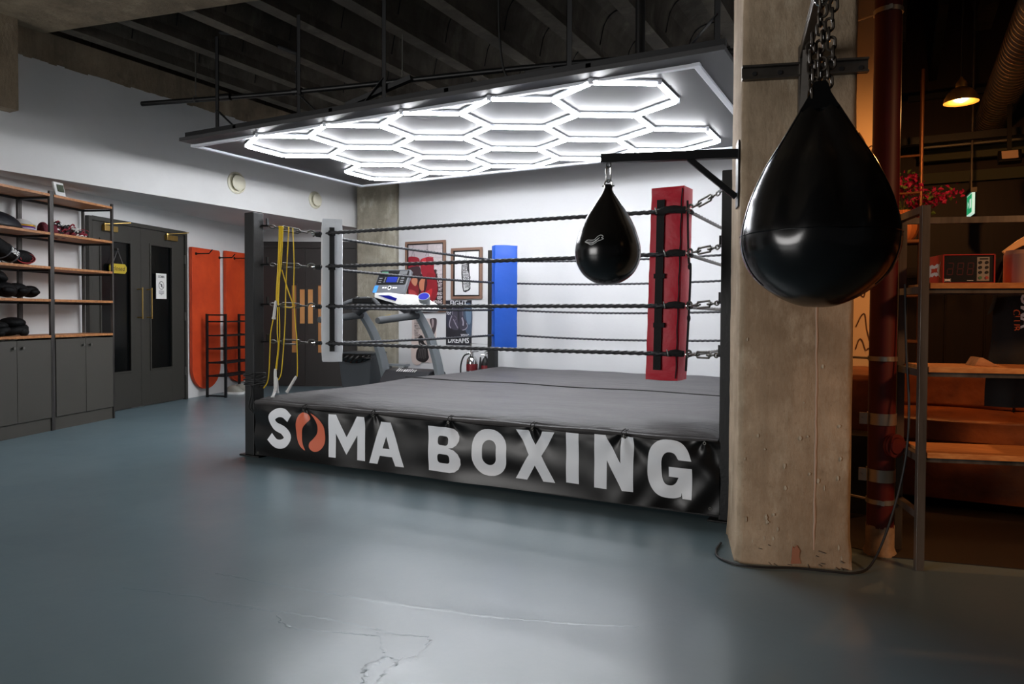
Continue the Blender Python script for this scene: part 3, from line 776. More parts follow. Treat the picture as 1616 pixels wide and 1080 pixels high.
# letters in metres, baseline 0, height .31
H_ = .31; K = .072
def letter_shapes():
    S = [stroke([(.225, .235), (.17, .272), (.10, .268), (.045, .225), (.075, .170), (.155, .140), (.200, .090), (.165, .044), (.09, .038), (.02, .085)], .068)]
    sc = .307/.255; fl = lambda P: [((x-350)/198*.307, (615-y)/253*.30) for x, y in P]
    cl = lambda P: [(p.x, p.y) for p in smooth_path([(x, y, 0) for x, y in P], 4, True)]
    O1 = [cl(fl([(452, 402), (438, 376), (405, 364), (372, 385), (354, 430), (350, 480), (360, 540), (385, 588), (418, 611), (400, 570), (392, 520), (398, 470), (428, 432)]))]
    O2 = [cl(fl([(458, 366), (500, 390), (538, 435), (548, 490), (545, 550), (520, 593), (480, 612), (447, 595), (443, 562), (470, 528), (495, 490), (500, 440), (482, 398)]))]
    Mm = [[(0, .0), (.062, .0), (.062, .17), (.135, .055), (.205, .0+.045), (.272, .17), (.272, 0), (.335, 0), (.345, .31), (.27, .31), (.175, .135), (.085, .31), (.01, .31)]]
    Mm = [[(.012, 0), (.078, 0), (.078, .175), (.172, .03), (.266, .175), (.266, 0), (.335, 0), (.335, .31), (.268, .31), (.172, .155), (.08, .31), (.012, .31)]]
    A = [[(0, 0), (.075, 0), (.098, .062), (.205, .062), (.232, 0), (.305, 0), (.195, .31), (.108, .31)], [(.122, .118), (.182, .118), (.152, .205)]]
    def bowl(y0, y1, xr, r, n=7): return [(xr-r+r*cos(radians(a)), (y0+y1)/2+(y1-y0)/2*sin(radians(a))) for a in [-90+180*k/n for k in range(n+1)]]
    B = [[(0, 0)]+[(.17, 0)]+bowl(0, .168, .265, .09)+bowl(.168, .31, .25, .08)+[(0, .31)], rrect(.078, .178, .062, .125, .022, 4), rrect(.078, .168, .185, .248, .022, 4)]
    O = [rrect(0, .257, 0, .31, .118), rrect(.078, .18, .072, .238, .05)]
    X = [[(0, 0), (.083, 0), (.14, .095), (.195, 0), (.276, 0), (.183, .158), (.272, .31), (.19, .31), (.14, .222), (.09, .31), (.006, .31), (.097, .158)]]
    Il = [[(.006, 0), (.09, 0), (.09, .31), (.006, .31)]]
    N = [[(0, 0), (.08, 0), (.08, .165), (.175, 0), (.242, 0), (.242, .31), (.165, .31), (.165, .155), (.072, .31), (0, .31)]]
    def se(cx, cy, rx, ry, a, n=2.5): c_, s_ = cos(radians(a)), sin(radians(a)); return (cx+rx*math.copysign(abs(c_)**(2/n), c_), cy+ry*math.copysign(abs(s_)**(2/n), s_))
    G = [[(.256, .205)]+[se(.128, .155, .128, .155, a) for a in range(32, 305, 7)]+[(.200, .034), (.206, .004), (.258, .004), (.258, .165), (.125, .165), (.125, .112), (.182, .112)]+[se(.132, .155, .051, .088, a) for a in range(-34, -330, -9)]+[(.181, .205)]]
    return dict(S=S, O1=O1, O2=O2, M=Mm, A=A, B=B, O=O, X=X, I=Il, N=N, G=G)
LS = letter_shapes()
wl_, ol_ = MB(), MB()
for nme, x0, z0, h, w in (('S', .228, .100, .318, 1.05), ('O1', .523, .108, .305, 1), ('O2', .523, .108, .305, 1), ('M', .855, .088, .318, 1.02), ('A', 1.235, .080, .305, 1.02),
                       ('B', 1.755, .085, .305, 1), ('O', 2.104, .098, .305, 1), ('X', 2.425, .105, .315, 1), ('I', 2.770, .118, .310, 1.03), ('N', 2.966, .113, .322, 1), ('G', 3.292, .106, .335, 1)):
    vs, fs = fill_curve(LS[nme])
    vs = [ban(x0+x*w, z0+y/.31*h, .0025) for x, y in vs]
    (ol_ if nme in ('O1', 'O2') else wl_).add(vs, fs)
wl_.build('lettering', mat('white_banner_print', (240, 242, 247), .45), bn, recalc=False, smooth=80)
ol_.build('emblem', mat('orange_banner_print', (222, 110, 78), .42), bn, recalc=False, smooth=80)
for x, z in [(BX0+.03, ban_bot(BX0)+.02), (BX1-.05, ban_bot(BX1)+.03)]+[(c, ban_top(c)-.012) for c in clips]:
    q = MB(); p = ban(x, z, .003); q.torus(p, .007, .0025, 'y', 14, 6)
    q.build('eyelet', M_zinc, bn)
for c in clips[:-1]:
    q = MB(); z = ban_top(c)
    q.tube(smooth_path([(c-.008, -.092, z-.016), (c-.014, -.080, z+.014), (c, -.055, z+.030), (c+.012, -.078, z+.008), (c+.006, -.094, z-.014)], 5), .003, 6)
    q.tube([(c, -.07, z+.02), (c+.03, -.082, z+.032)], .003, 5)
    q.build('cord_tie', M_rubber, bn)

# ------------------------------------------------------------------ skipping ropes over the top turnbuckle
def jump_rope(paths, handles, lb, bundle=None):
    t = thing('skipping_rope', paths[0][0], lb, 'skipping rope', 'yellow skipping ropes on the ring corner')
    q = MB()
    for p in paths: q.tube(smooth_path(p, 8), .0042, 6)
    q.build('cord', M_yellow, t, smooth=70)
    for a, b in handles:
        q = MB(); A, B = Vector(a), Vector(b); q.tube([A, A+(B-A)*.12, A+(B-A)*.9, A+(B-A)*.9, B], .010, 10, rf=lambda s: .008 if s < .2 else (.0115 if s < .7 else .015))
        q.build('handle', M_whiteplastic, t)
def dg(s, z, o=0): return (s+o*.7, s-o*.7, z)   # point on the corner diagonal, o metres towards the camera
jr = random.Random(4)
ps = []
for k in range(7):
    o = .02+.003*k; s0 = .134+.0035*k
    ps.append([dg(s0, 1.845, .008), dg(s0+.002, 1.82, o), dg(.130+.0025*k+.003*sin(k*2.3), 1.55, o+.012), dg(.120+.003*k+.003*sin(k*1.7), 1.32+.012*k, o), dg(.12+.002*k, 1.235-.004*k, o)])
ps.append([dg(.15, 1.5, .03), dg(.185, 1.33, .03), dg(.21, 1.22, .03), dg(.2, 1.195, .03), dg(.165, 1.2, .03)])
jump_rope(ps, [(dg(.118, 1.25, .03), dg(.105, 1.10, .03))], 'thick bundle of yellow skipping rope hanging nearest the front left post')
ps = [[dg(.115, 1.18, .02), dg(.09, 1.0, .02), dg(.085, .86, .02), dg(.075, .62, .02), dg(.05, .545, .04)],
      [dg(.128, 1.2, .03), dg(.125, 1.0, .03), dg(.13, .88, .035), dg(.115, .69, .03)], [dg(.135, 1.2, .025), dg(.137, .95, .025), dg(.12, .69, .03)]]
jump_rope(ps, [(dg(.113, .70, .035), dg(.113, .52, .045)), (dg(.118, .55, .05), dg(.10, .475, .12))], 'yellow skipping rope with white handles reaching down to the canvas edge')
ps = [[dg(.185, 1.845, .008), dg(.188, 1.82, .022), dg(.18, 1.6, .02), dg(.172, 1.35, .025), dg(.168, 1.1, .02), dg(.16, .9, .02), dg(.145, .66, .03), dg(.12, .60, .04)]]
jump_rope(ps, [(dg(.12, .63, .05), dg(.125, .505, .05))], 'thin yellow skipping rope hanging second from the white pad')
ps = [[dg(.21, 1.84, .008), dg(.212, 1.80, .02), dg(.218, 1.55, .02), dg(.215, 1.3, .02), dg(.225, 1.05, .02), dg(.232, .93, .02), dg(.235, .7, .02), dg(.232, .63, .02)]]
jump_rope(ps, [(dg(.228, .635, .02), dg(.175, .505, .035))], 'thin yellow skipping rope hanging nearest the white pad, handle on canvas')
# cord wound round the front left post
q = MB(); pts = []
for i in range(100):
    a = i*.35; s_ = .062/max(abs(cos(a)), abs(sin(a)))*.98; s_ = min(s_, .085)
    pts.append((s_*cos(a), s_*sin(a), .56+.0012*i+.006*sin(i*.8)))
q.tube(pts, .005, 6)
q.tube(smooth_path([(.06, -.058, .60), (.065, -.06, .9), (.055, -.058, 1.2), (.062, -.058, 1.82)], 8), .004, 6)
q.tube(smooth_path([(.03, -.065, .58), (.045, -.075, .50), (.02, -.075, .40), (.06, -.07, .36)], 8), .006, 6)
tag(q.build('tie_cord', M_rubber), 'black cord wound round the front left ring post', 'cord')
# ------------------------------------------------------------------ punch bags on the pillar
def strut_bracket(F, x0, x1, z, name, label):
    pass
def teardrop(prof, dent=0):
    P = smooth_path([(r, 0, z) for r, z in prof], 5)
    return [(max(p.x, 0), p.z) for p in P]
# big bag: bracket bolted across the pillar face, arm towards the camera
bk = thing('bag_bracket', FP @ Vector((.25, -.02, 2.25)), 'raw steel bracket bolted across the concrete pillar, its arm carrying the big bag', 'bracket')
q = MB(FP); q.box(-.005, .245, -.012, -.003, 2.22, 2.285); q.box(-.005, .245, -.035, -.012, 2.275, 2.285); q.box(-.005, .245, -.035, -.012, 2.22, 2.23)
q.box(.285, .53, -.012, -.003, 2.225, 2.29); q.box(.285, .53, -.035, -.012, 2.28, 2.29); q.box(.285, .53, -.035, -.012, 2.225, 2.235); q.build('strut_channel', M_galv, bk, bev=.002)
q = MB(FP)
for x in (.05, .16, .42, .50): q.m = 0; q.cyl((x, -.013, 2.25), (x, -.017, 2.25), .010, n=12)
q.build('bolt_hole', M_ink, bk)
MB(FP).box(.238, .272, -.035, -.002, 1.98, 2.36).build('back_plate', M_galv, bk, bev=.003)
BAGC = Vector((4.297, -1.247, 0))
arm0 = FP @ Vector((.262, -.03, 2.325)); arm1 = Vector((BAGC.x, BAGC.y, 2.335))
d_ = (arm1-arm0).normalized()
q = MB(); q.bar(arm0, arm1+d_*.03, .045, .05); q.build('arm', M_galv, bk, bev=.004)
q = MB(); q.bar(FP @ Vector((.255, -.03, 2.0)), arm0+d_*.10+Vector((0, 0, -.02)), .02, .03); q.build('brace', M_galv, bk)
q = MB(); q.tube([(BAGC.x+.02*cos(a), BAGC.y, 2.295+.022*sin(a)) for a in [2*pi*i/16 for i in range(16)]], .006, 6, closed=True); q.build('hook', M_chrome, bk)

def link(q, c, L, w, r, ax):
    c = Vector(c); A = Vector(ax)
    pts = []
    for i in range(16):
        a = 2*pi*i/16; z = (L/2-w/2)*(1 if sin(a) > 0 else -1)+w/2*sin(a); pts.append(c+Vector((0, 0, z))+A*(w/2*cos(a)))
    q.tube(pts, r, 6, closed=True)
bb = thing('water_punch_bag', BAGC+Vector((0, 0, 1.17)), 'large glossy black teardrop punch bag hanging nearest, in front of the concrete pillar', 'punch bag', 'teardrop punch bags')
k_ = 2.6/1130.37
prof = [(0, 1.180), (.062, 1.186), (.136, 1.218), (.205, 1.270), (.245, 1.322), (.266, 1.376), (.272, 1.430), (.264, 1.490), (.238, 1.583), (.190, 1.690), (.128, 1.798), (.084, 1.875), (.060, 1.915), (.035, 1.94), (0, 1.946)]
pr2 = teardrop(prof)
cam_a = atan2(-4.078-BAGC.y, 4.562-BAGC.x)
def big_rad(r, z, a):
    d = (a-cam_a+pi) % (2*pi)-pi
    up = max(0, min(1, (z-1.38)/.25))*max(0, min(1, (2.0-z)/.3))
    dent = 0
    for s in (-.36, .36): dent += exp(-((d-s)/.16)**2)
    for s in (2.6, -2.6): dent += exp(-((d-s)/.2)**2)
    fl = max(0, min(1, (z-1.70)/.2))
    return r*(1-.10*up*dent)*(1-.72*fl*cos(d)**2)+.004*up*exp(-(d/.12)**2)*(1-fl)
q = MB(); q.lathe([(r, z) for r, z in pr2], (BAGC.x, BAGC.y, 0), 96, rad=big_rad)
q.build('bag_shell', M_bag, bb, smooth=80)
q = MB()
q.tube([(BAGC.x+.2725*cos(a), BAGC.y+.2725*sin(a), 1.442) for a in [2*pi*i/72 for i in range(72)]], .0018, 5, closed=True)
for s in (-1, 1): q.tube([(BAGC.x+big_rad(r, z, cam_a+s*1.25)*1.0*cos(cam_a+s*1.25), BAGC.y+big_rad(r, z, cam_a+s*1.25)*sin(cam_a+s*1.25), z) for r, z in pr2[14:-2]], .003, 5)
q.build('welded_seam', M_bag, bb)
ex = Vector((-sin(cam_a), cos(cam_a), 0)); ey = Vector((cos(cam_a), sin(cam_a), 0))
for s in (-1, 1):
    q = MB(); q.prism([(-.066, 1.895), (.066, 1.895), (.036, 1.950), (.026, 1.985), (.018, 1.996), (-.018, 1.996), (-.026, 1.985), (-.036, 1.950)], .012*s-.006, .012*s+.006, lambda a, b, h: BAGC+ex*a+ey*(h+(s*.013)*(2.0-b)/.1)+Vector((0, 0, b)))
    q.m = 1; q.prism([(.011*cos(t), 1.962+.013*sin(t)) for t in [i*pi/8 for i in range(16)]], .012*s-.0075, .012*s+.0075, lambda a, b, h: BAGC+ex*a+ey*h+Vector((0, 0, b)))
    q.build('hanging_flap', [M_bag, mat('eyelet_hole', (150, 110, 84), .6)], bb, bev=0)
q = MB(); jr = random.Random(5)
for i in range(9): link(q, (BAGC.x+.006*sin(i*2), BAGC.y, 2.285-.032*i), .046, .026, .0055, (1, 0, 0) if i % 2 else (.3, .95, 0))
for i in range(10): link(q, BAGC+ex*(.032+.008*sin(i*1.3))+Vector((0, 0, 2.30-.034*i)), .046, .026, .0055, ex if i % 2 else ey)
for i in range(7): link(q, BAGC+ex*(-.03-.006*sin(i))+ey*.012+Vector((0, 0, 2.15-.033*i)), .046, .026, .0055, ex if i % 2 else ey)
q.build('chain', mat('tarnished_chain', (84, 76, 68), .45, metal=.85), bb)

# small bag: black square tube arm bolted to the left face of the same pillar
A0 = FP @ Vector((.0, .10, 1.915)); u_ = Vector((cos(radians(17)), sin(radians(17)), 0))
ar = thing('wall_bracket', A0, 'black steel arm bolted to the left side of the concrete pillar, carrying the smaller bag', 'bracket')
q = MB(); q.bar(A0, A0-u_*.652+Vector((0, 0, -.0)), .042, .042); q.build('arm', M_blacksteel, ar, bev=.003)
q = MB(); q.bar(A0-u_*.012+Vector((0, 0, -.205)), A0-u_*.235+Vector((0, 0, -.012)), .022, .028); q.build('brace', M_blacksteel, ar, bev=.003)
MB(FP).box(-.010, -.002, .05, .15, 1.66, 1.97).build('wall_plate', M_blacksteel, ar, bev=.002)
sb = A0-u_*.615
q = MB(); q.tube([sb+Vector((.011*cos(a), 0, -.031+.014*sin(a))) for a in [2*pi*i/14 for i in range(14)]], .004, 6, closed=True); q.build('eye', M_blacksteel, ar)
bg_ = thing('water_punch_bag', (sb.x, sb.y, 1.30), 'small glossy black teardrop punch bag with white line emblem, hanging at the ring front', 'punch bag', 'teardrop punch bags')
dist = (Vector((4.562, -4.078, 1.15))-Vector((sb.x, sb.y, 1.5))).length; kk = dist/1130.37
prof = [(0, 0), (10, 1), (22, 4.5), (34, 12), (43, 22), (49.5, 36), (51.5, 50), (50.5, 62), (47, 75), (41.5, 89), (34, 103), (25.5, 117), (17, 130), (11, 139), (7.5, 146), (5.5, 150)]
zb_ = 1.15+(493-447)*kk*.995
pr3 = teardrop([(r*kk*.985, zb_+z*kk) for r, z in prof])
ca2 = atan2(-4.078-sb.y, 4.562-sb.x)
q = MB(); q.lathe(pr3, (sb.x, sb.y, 0), 72, rad=lambda r, z, a: r*(1-.05*max(0, min(1, (z-zb_-.25)/.1))*cos(2*(a-ca2)))); q.build('bag_shell', M_bag, bg_, smooth=80)
e2 = Vector((-sin(ca2), cos(ca2), 0)); f2 = Vector((cos(ca2), sin(ca2), 0))
def on_bag(px, py):     # offset in metres right/up from the bag centre line, on its skin
    z = 1.15+(493-py)*kk; a = (px-958)*kk; R_ = 0
    for i in range(len(pr3)-1):
        if pr3[i][1] <= z <= pr3[i+1][1]: t = (z-pr3[i][1])/max(1e-6, pr3[i+1][1]-pr3[i][1]); R_ = pr3[i][0]*(1-t)+pr3[i+1][0]*t
    a *= 1.0; dd = sqrt(max(0, (R_+.0015)**2-a*a))
    return Vector((sb.x, sb.y, z))+e2*a+f2*dd
q = MB()
arcs = [[(924, 383.5), (928, 381), (933, 381.5), (938, 381), (943, 376.5), (947, 374.5), (950, 375)], [(950, 375), (951, 377), (948.5, 378.5), (951.5, 380), (948, 381.8), (943, 383.5), (938, 387), (933, 388.6), (929, 386.5), (924, 383.5)],
        [(926, 384), (931, 384.2), (936, 384.6), (941, 381.5), (946, 378)], [(928, 385.6), (934, 386.6), (939, 384), (944, 380)]]
for a in arcs: q.tube([on_bag(p.x, p.y) for p in smooth_path([(x, y, 0) for x, y in a], 5)], .0016, 5)
q.build('emblem', mat('white_print', (225, 225, 225), .5), bg_)
q = MB(); ztop = pr3[-1][1]
q.prism([(-.024, ztop-.02), (.024, ztop-.02), (.013, ztop+.02), (-.013, ztop+.02)], -.008, .008, lambda a, b, h: Vector((sb.x, sb.y, b))+e2*a+f2*h); q.build('hanging_flap', M_bag, bg_, bev=.002)
q = MB(); link(q, (sb.x, sb.y, 1.87-.032), .075, .022, .0042, e2); link(q, (sb.x, sb.y, (ztop+1.80)/2+.0), 1.81-ztop+.01, .036, .0045, e2)
q.cyl(Vector((sb.x, sb.y, ztop+.012))-e2*.03, Vector((sb.x, sb.y, ztop+.012))+e2*.03, .004, n=8); q.build('shackle', M_chrome, bg_)

# cable lying round the foot of the pillar and up the red pipe
q = MB()
pt = [FP @ Vector(p) for p in ((-.05, .25, .008), (-.085, .12, .007), (-.075, .02, .007), (.0, -.055, .007), (.12, -.065, .007), (.25, -.045, .007), (.40, -.06, .007), (.50, -.055, .007), (.58, .0, .03), (.66, .06, .17), (.73, .11, .38), (.76, .125, .56), (.775, .16, .75), (.772, .20, 1.0), (.768, .22, 1.3))]
q.tube(smooth_path(pt, 8), .0055, 7); tag(q.build('floor_cable', M_rubber), 'black cable lying round the foot of the concrete pillar', 'cable')

# ------------------------------------------------------------------ red standpipe right of the pillar
PX, PY = 4.493, -.19
sp = thing('red_standpipe', (PX, PY, 0), 'oxide red vertical pipe with steel clamps beside the concrete pillar', 'pipe')
q = MB(); q.cyl((PX, PY, .13), (PX, PY, 4.0), .060, n=32); q.cyl((PX, PY, 2.78), (PX, PY, 2.9), .066, n=32); q.build('pipe', M_redpipe, sp)
q = MB(); q.lathe([(.075, 0), (.068, .012), (.0615, .03), (.0612, .135), (.06, .14)], (PX, PY, .0), 28, rad=lambda r, z, a: r+.003*sin(a*5)+.002*sin(a*11)); q.build('bare_foot', mat('bare_plaster_foot', (176, 150, 124), .9, var=.4, vscale=14), sp)
q = MB(); o = Vector((PX+.036, PY-.032, .535)); w_ = Vector((.75, -.66, 0))
q.cyl(o, o+w_*.04, .042, n=20); q.cyl(o+w_*.014, o+w_*.025, .056, n=24); q.cyl(o+w_*.028, o+w_*.040, .056, n=24); q.cyl(o+w_*.040, o+w_*.046, .036, n=20); q.build('outlet_flange', M_redpipe, sp)
for z, hh in ((2.60, .022), (.945, .022), (.655, .055), (.383, .06), (.257, .022)):
    q = MB()
    q.lathe([(.0605, -hh/2), (.0645, -hh/2), (.0645, hh/2), (.0605, hh/2)], (PX, PY, z), 32)
    if hh > .03: q.cbox((PX-.078, PY-.035, z), .035, .012, hh); q.cyl((PX-.085, PY-.05, z), (PX-.085, PY-.02, z), .006, n=8)
    else:
        q.cbox((PX+.012, PY-.066, z), .014, .014, hh); q.cyl((PX-.06, PY+.0, z), (PX-.16, PY+.05, z), .006, n=8)
    q.build('clamp', M_clamp, sp)

# ------------------------------------------------------------------ shelving with cabinets on the left
ZS = (2.285, 1.916, 1.588, 1.274, .926); BW = .84; SD = .375
M_gap = mat('dark_recess', (26, 26, 26), .8)
def shelf_unit(x0, lb):
    t = thing('shelf_unit', FS @ Vector((x0+BW/2, SD/2, 0)), lb, 'shelving', 'steel and pine shelf units')
    for i, (px, py) in enumerate(((x0+.012, .012), (x0+BW-.012, .012), (x0+.012, SD-.014), (x0+BW-.012, SD-.014))):
        MB(FS).box(px-.012, px+.012, py-.012, py+.012, 0, 2.315).build('post', M_rawsteel, t, bev=.002)
    for z in ZS:
        q = MB(FS); q.box(x0+.025, x0+BW-.025, -.004, SD-.004, z-.024, z)
        b = q.build('shelf_board', M_wood, t, bev=.002)
        q = MB(FS); q.box(x0+.024, x0+BW-.024, SD-.022, SD-.006, z-.046, z-.0245); q.box(x0+.004, x0+.020, .024, SD-.026, z-.046, z-.026); q.box(x0+BW-.020, x0+BW-.004, .024, SD-.026, z-.046, z-.026)
        q.build('support_rail', M_blacksteel, t)
    c = MB(FS); c.box(x0+.028, x0+BW-.028, .020, SD-.02, .105, .876).build('cabinet_body', M_gap, t)
    MB(FS).box(x0+.022, x0+BW-.022, .012, .03, .0, .125).build('plinth', M_cab, t)
    xm = x0+BW/2
    for a, b, kx in ((x0+.030, xm-.002, xm-.05), (xm+.002, x0+BW-.030, xm+.05)):
        d = MB(FS).box(a, b, -.004, .014, .13, .884).build('door', M_cab, t, bev=.0015)
        q = MB(FS); q.cyl((kx, -.004, .818), (kx, -.020, .818), .006, n=10); q.cyl((kx, -.018, .818), (kx, -.030, .818), .013, .012, 16)
        q.build('knob', M_zinc, d)
    return t
shelf_unit(0, 'steel and pine shelf unit with olive cabinet doors, nearest the double doors')
shelf_unit(BW+.0, 'steel and pine shelf unit full of dark boxing gear, at the left edge')
# thermostat
q = MB(FS); F_ = FS
tt = thing('thermostat', FS @ Vector((.73, .03, 2.286)), 'small white thermostat leaning on top of the left shelving', 'thermostat')
q = MB(FS); q.prism([(-.02, 2.286), (.005, 2.286), (.035, 2.415), (.012, 2.42)], .665, .79, lambda a, b, h: (h, a+.015, b)); q.build('case', M_whiteplastic, tt, bev=.006)
q = MB(FS); q.prism([(-.006, 2.325), (.000, 2.325), (.0155, 2.395), (.0095, 2.395)], .685, .76, lambda a, b, h: (h, a+.0012, b)); q.build('display', mat('grey_lcd', (74, 80, 66), .3), tt)

def glove(name, lb, cat, grp, loc, rz, pitch, size, mtl, trim=None, emb=None, cuff=True):
    """boxing glove: mitt, thumb and cuff; local x is knuckles to wrist"""
    t = thing(name, loc, lb, cat, grp)
    R_ = Matrix.Rotation(rz, 4, 'Z') @ Matrix.Rotation(pitch, 4, 'Y')
    Mx = Matrix.Translation(loc) @ R_ @ Matrix.Diagonal((size, size, size, 1))
    q = MB(Mx)
    q.ell((.0, 0, .055), .105, .062, .058, 20, 14, fn=lambda p: Vector((p.x, p.y*(1+.12*p.x), p.z*(1+.15*max(0, p.x))+.12*(1-p.x*p.x)*(.4 if p.z > 0 else 0))))
    q.build('mitt', mtl, t, smooth=80)
    q = MB(Mx); q.ell((.005, -.062, .05), .06, .026, .028, 14, 10); q.build('thumb', mtl, t, smooth=80)
    if cuff:
        q = MB(Mx); q.tube([(-.075, 0, .05), (-.11, 0, .048), (-.17, 0, .05)], .045, 18, rf=lambda s: .044+.008*s); q.build('cuff', trim or mtl, t)
    if emb: emb(Mx, t)
    return t
def SPt(x, d, z): return FS @ Vector((x, d, z))
# second board: round pad, training cones, mesh bag of wraps
t = thing('punch_shield', SPt(1.28, .20, 1.917), 'navy black domed pad on the second highest board at the left edge', 'pad')
q = MB(FS); q.ell((1.30, .20, 1.917), .30, .15, .155, 28, 16, fn=lambda p: Vector((p.x, p.y, max(0, p.z)))); q.build('padding', M_navy, t, smooth=80)
q = MB(FS); q.torus((1.30, .20, 1.928), .297, .01, 'z', 40, 8, sc=(1, .5)); q.build('piping', M_black, t)
for i, (c, nm_, cn_) in enumerate((((70, 70, 220), 'blue', 'lowest'), ((228, 226, 224), 'white', 'second from the bottom'), ((120, 70, 170), 'purple', 'in the middle'), ((226, 180, 60), 'yellow', 'under the topmost white one'), ((222, 220, 218), 'white', 'topmost of the stack'))):
    q = MB(FS); z = 1.918+.014*i
    q.lathe([(.115, 0), (.118, .003), (.095, .018), (.06, .045), (.03, .056), (.028, .054), (.056, .041), (.09, .014), (.112, .001)], (.985, .20, z), 28)
    tag(q.build('disc_cone', mat('cone_plastic_%d' % i, c, .5)), f'{nm_} training disc cone, {cn_}, on the left shelf', 'cone', 'stacked training cones')
t = thing('mesh_bag', SPt(.66, .12, 1.917), 'dark red drawstring bag of speckled hand wraps straddling the steel post', 'bag')
rr = random.Random(3)
q = MB(FS)
for i in range(11):
    x = .80-.05*i; q.ell((x, .15+rr.uniform(-.03, .03), 1.94+rr.uniform(0, .02)), .055, .05, rr.uniform(.06, .10)*(1-.06*i), 12, 8)
q.build('bag_cloth', mat('dark_red_cloth', (96, 22, 38), .8, bump=.4, bscale=50), t, smooth=80)
q = MB(FS)
for i in range(60):
    x = rr.uniform(.34, .72); r = rr.uniform(.012, .03); z = 1.93+rr.uniform(.0, .125)*min(1, (x-.30)/.25); y = .075+rr.uniform(-.02, .05)
    a = rr.uniform(0, 3)
    q.m = i % 3
    q.tube(smooth_path([(x-r, y, z), (x, y-.01, z+r*.5*sin(a)), (x+r, y+.01*cos(a), z-r*.4)], 3), .0075, 6)
q.build('speckled_wraps', [mat('white_wrap', (215, 212, 208), .85), mat('red_wrap', (130, 26, 40), .85), mat('black_wrap', (28, 26, 28), .85)], t, smooth=80)
q = MB(FS); q.tube(smooth_path([(.42, .06, 1.99), (.36, .05, 2.0), (.30, .05, 1.985)], 5), .003, 5); q.build('drawstring', bpy.data.materials['red_wrap'], t)
# third board: long pad with lettering, round focus mitt
t = thing('thai_pad', SPt(1.22, .14, 1.589), 'black strike pad with white lettering slanting on the third board', 'pad')
Fq = FS @ Matrix.Translation((1.30, .10, 1.715)) @ Matrix.Rotation(radians(-26), 4, 'Y')
q = MB(Fq); q.ell((.04, .06, .02), .26, .09, .075, 24, 14, fn=lambda p: Vector((math.copysign(abs(p.x)**.75, p.x), math.copysign(abs(p.y)**.8, p.y), math.copysign(abs(p.z)**.7, p.z)))); q.build('padding', M_leather, t, smooth=80)
q = MB(Fq)
for x in (-.06, -.15): q.tube([(x, .06+.095*cos(a), .02+.079*sin(a)) for a in [2*pi*i/20 for i in range(20)]], .006, 6, closed=True)
q.build('straps', mat('grey_piping', (74, 76, 82), .6), t)
q = MB(Fq); q.text('BBE', lambda x, y: (-.10-x, -.0335-.0, .012+y), .058, bold=.02); q.build('lettering', bpy.data.materials['white_print'], t, solid=.004, recalc=False)
t = thing('focus_mitt', SPt(.99, .13, 1.589), 'black curved focus mitt with red rings lying on the third board', 'focus mitt')
Fq = FS @ Matrix.Translation((1.03, .13, 1.662))
q = MB(Fq); q.ell((0, .03, 0), .145, .06, .072, 28, 14); q.build('padding', M_leather, t, smooth=80)
q = MB(Fq)
for r1, r2 in ((.105, .045), (.072, .026)): q.tube([(.0-.01+r1*cos(a), -.026+.02*(r1*cos(a)/.13)**2+.012*(sin(a))**2, -.008+r2*sin(a)) for a in [2*pi*i/36 for i in range(36)]], .005, 6, closed=True)
q.build('red_rings', mat('red_trim', (150, 24, 30), .5), t)
# fourth board: heap of black gloves
for i, (x, d, z, rz, pi_, s_, lb) in enumerate(((1.42, .17, 1.276, 2.2, -.25, 1.25, 'black boxing glove standing tallest in the heap at the left edge'),
     (1.26, .14, 1.276, 1.7, .1, 1.15, 'black boxing glove second from the left in the heap on the fourth board'),
     (1.10, .15, 1.276, 2.0, .05, 1.12, 'black boxing glove third from the left in the heap on the fourth board'),
     (.955, .15, 1.276, 1.95, 0, .95, 'black boxing glove rightmost in the heap, beside the steel post'),
     (1.34, .16, 1.40, 1.9, .35, 1.1, 'black boxing glove lying on top of the heap on the fourth board'))):
    p = SPt(x, d, z+(.05 if i == 0 else .014)); glove('boxing_glove', lb, 'glove', 'black gloves heaped on the shelf', p, rz, pi_, s_, M_leather)
# fifth board: head guards
def head_guard(x, d, z, s, lb, rz):
    p = SPt(x, d, z); t = thing('head_guard', p, lb, 'head guard', 'black head guards on the lowest shelf board')
    Mx = Matrix.Translation(p) @ Matrix.Rotation(rz, 4, 'Z') @ Matrix.Diagonal((s, s, s, 1))
    q = MB(Mx); q.tube([(.085*cos(a), .07*sin(a), .045+.015*cos(a)) for a in [2*pi*i/24 for i in range(24)]], .032, 10, closed=True); q.build('brow_band', M_leather, t, smooth=80)
    q = MB(Mx); q.ell((0, 0, .10), .098, .085, .045, 20, 10); q.build('crown_pad', M_leather, t, smooth=80)
    for s2 in (-1, 1): MB(Mx).ell((.02, .085*s2, .03), .045, .022, .035, 12, 8).build('cheek_pad', M_leather, t, smooth=80)
head_guard(1.13, .17, .927, 1.2, 'black head guard nearest the steel post on the lowest board', 1.9)
head_guard(1.33, .14, .927, .95, 'black head guard at the left edge of the lowest board', 1.2)

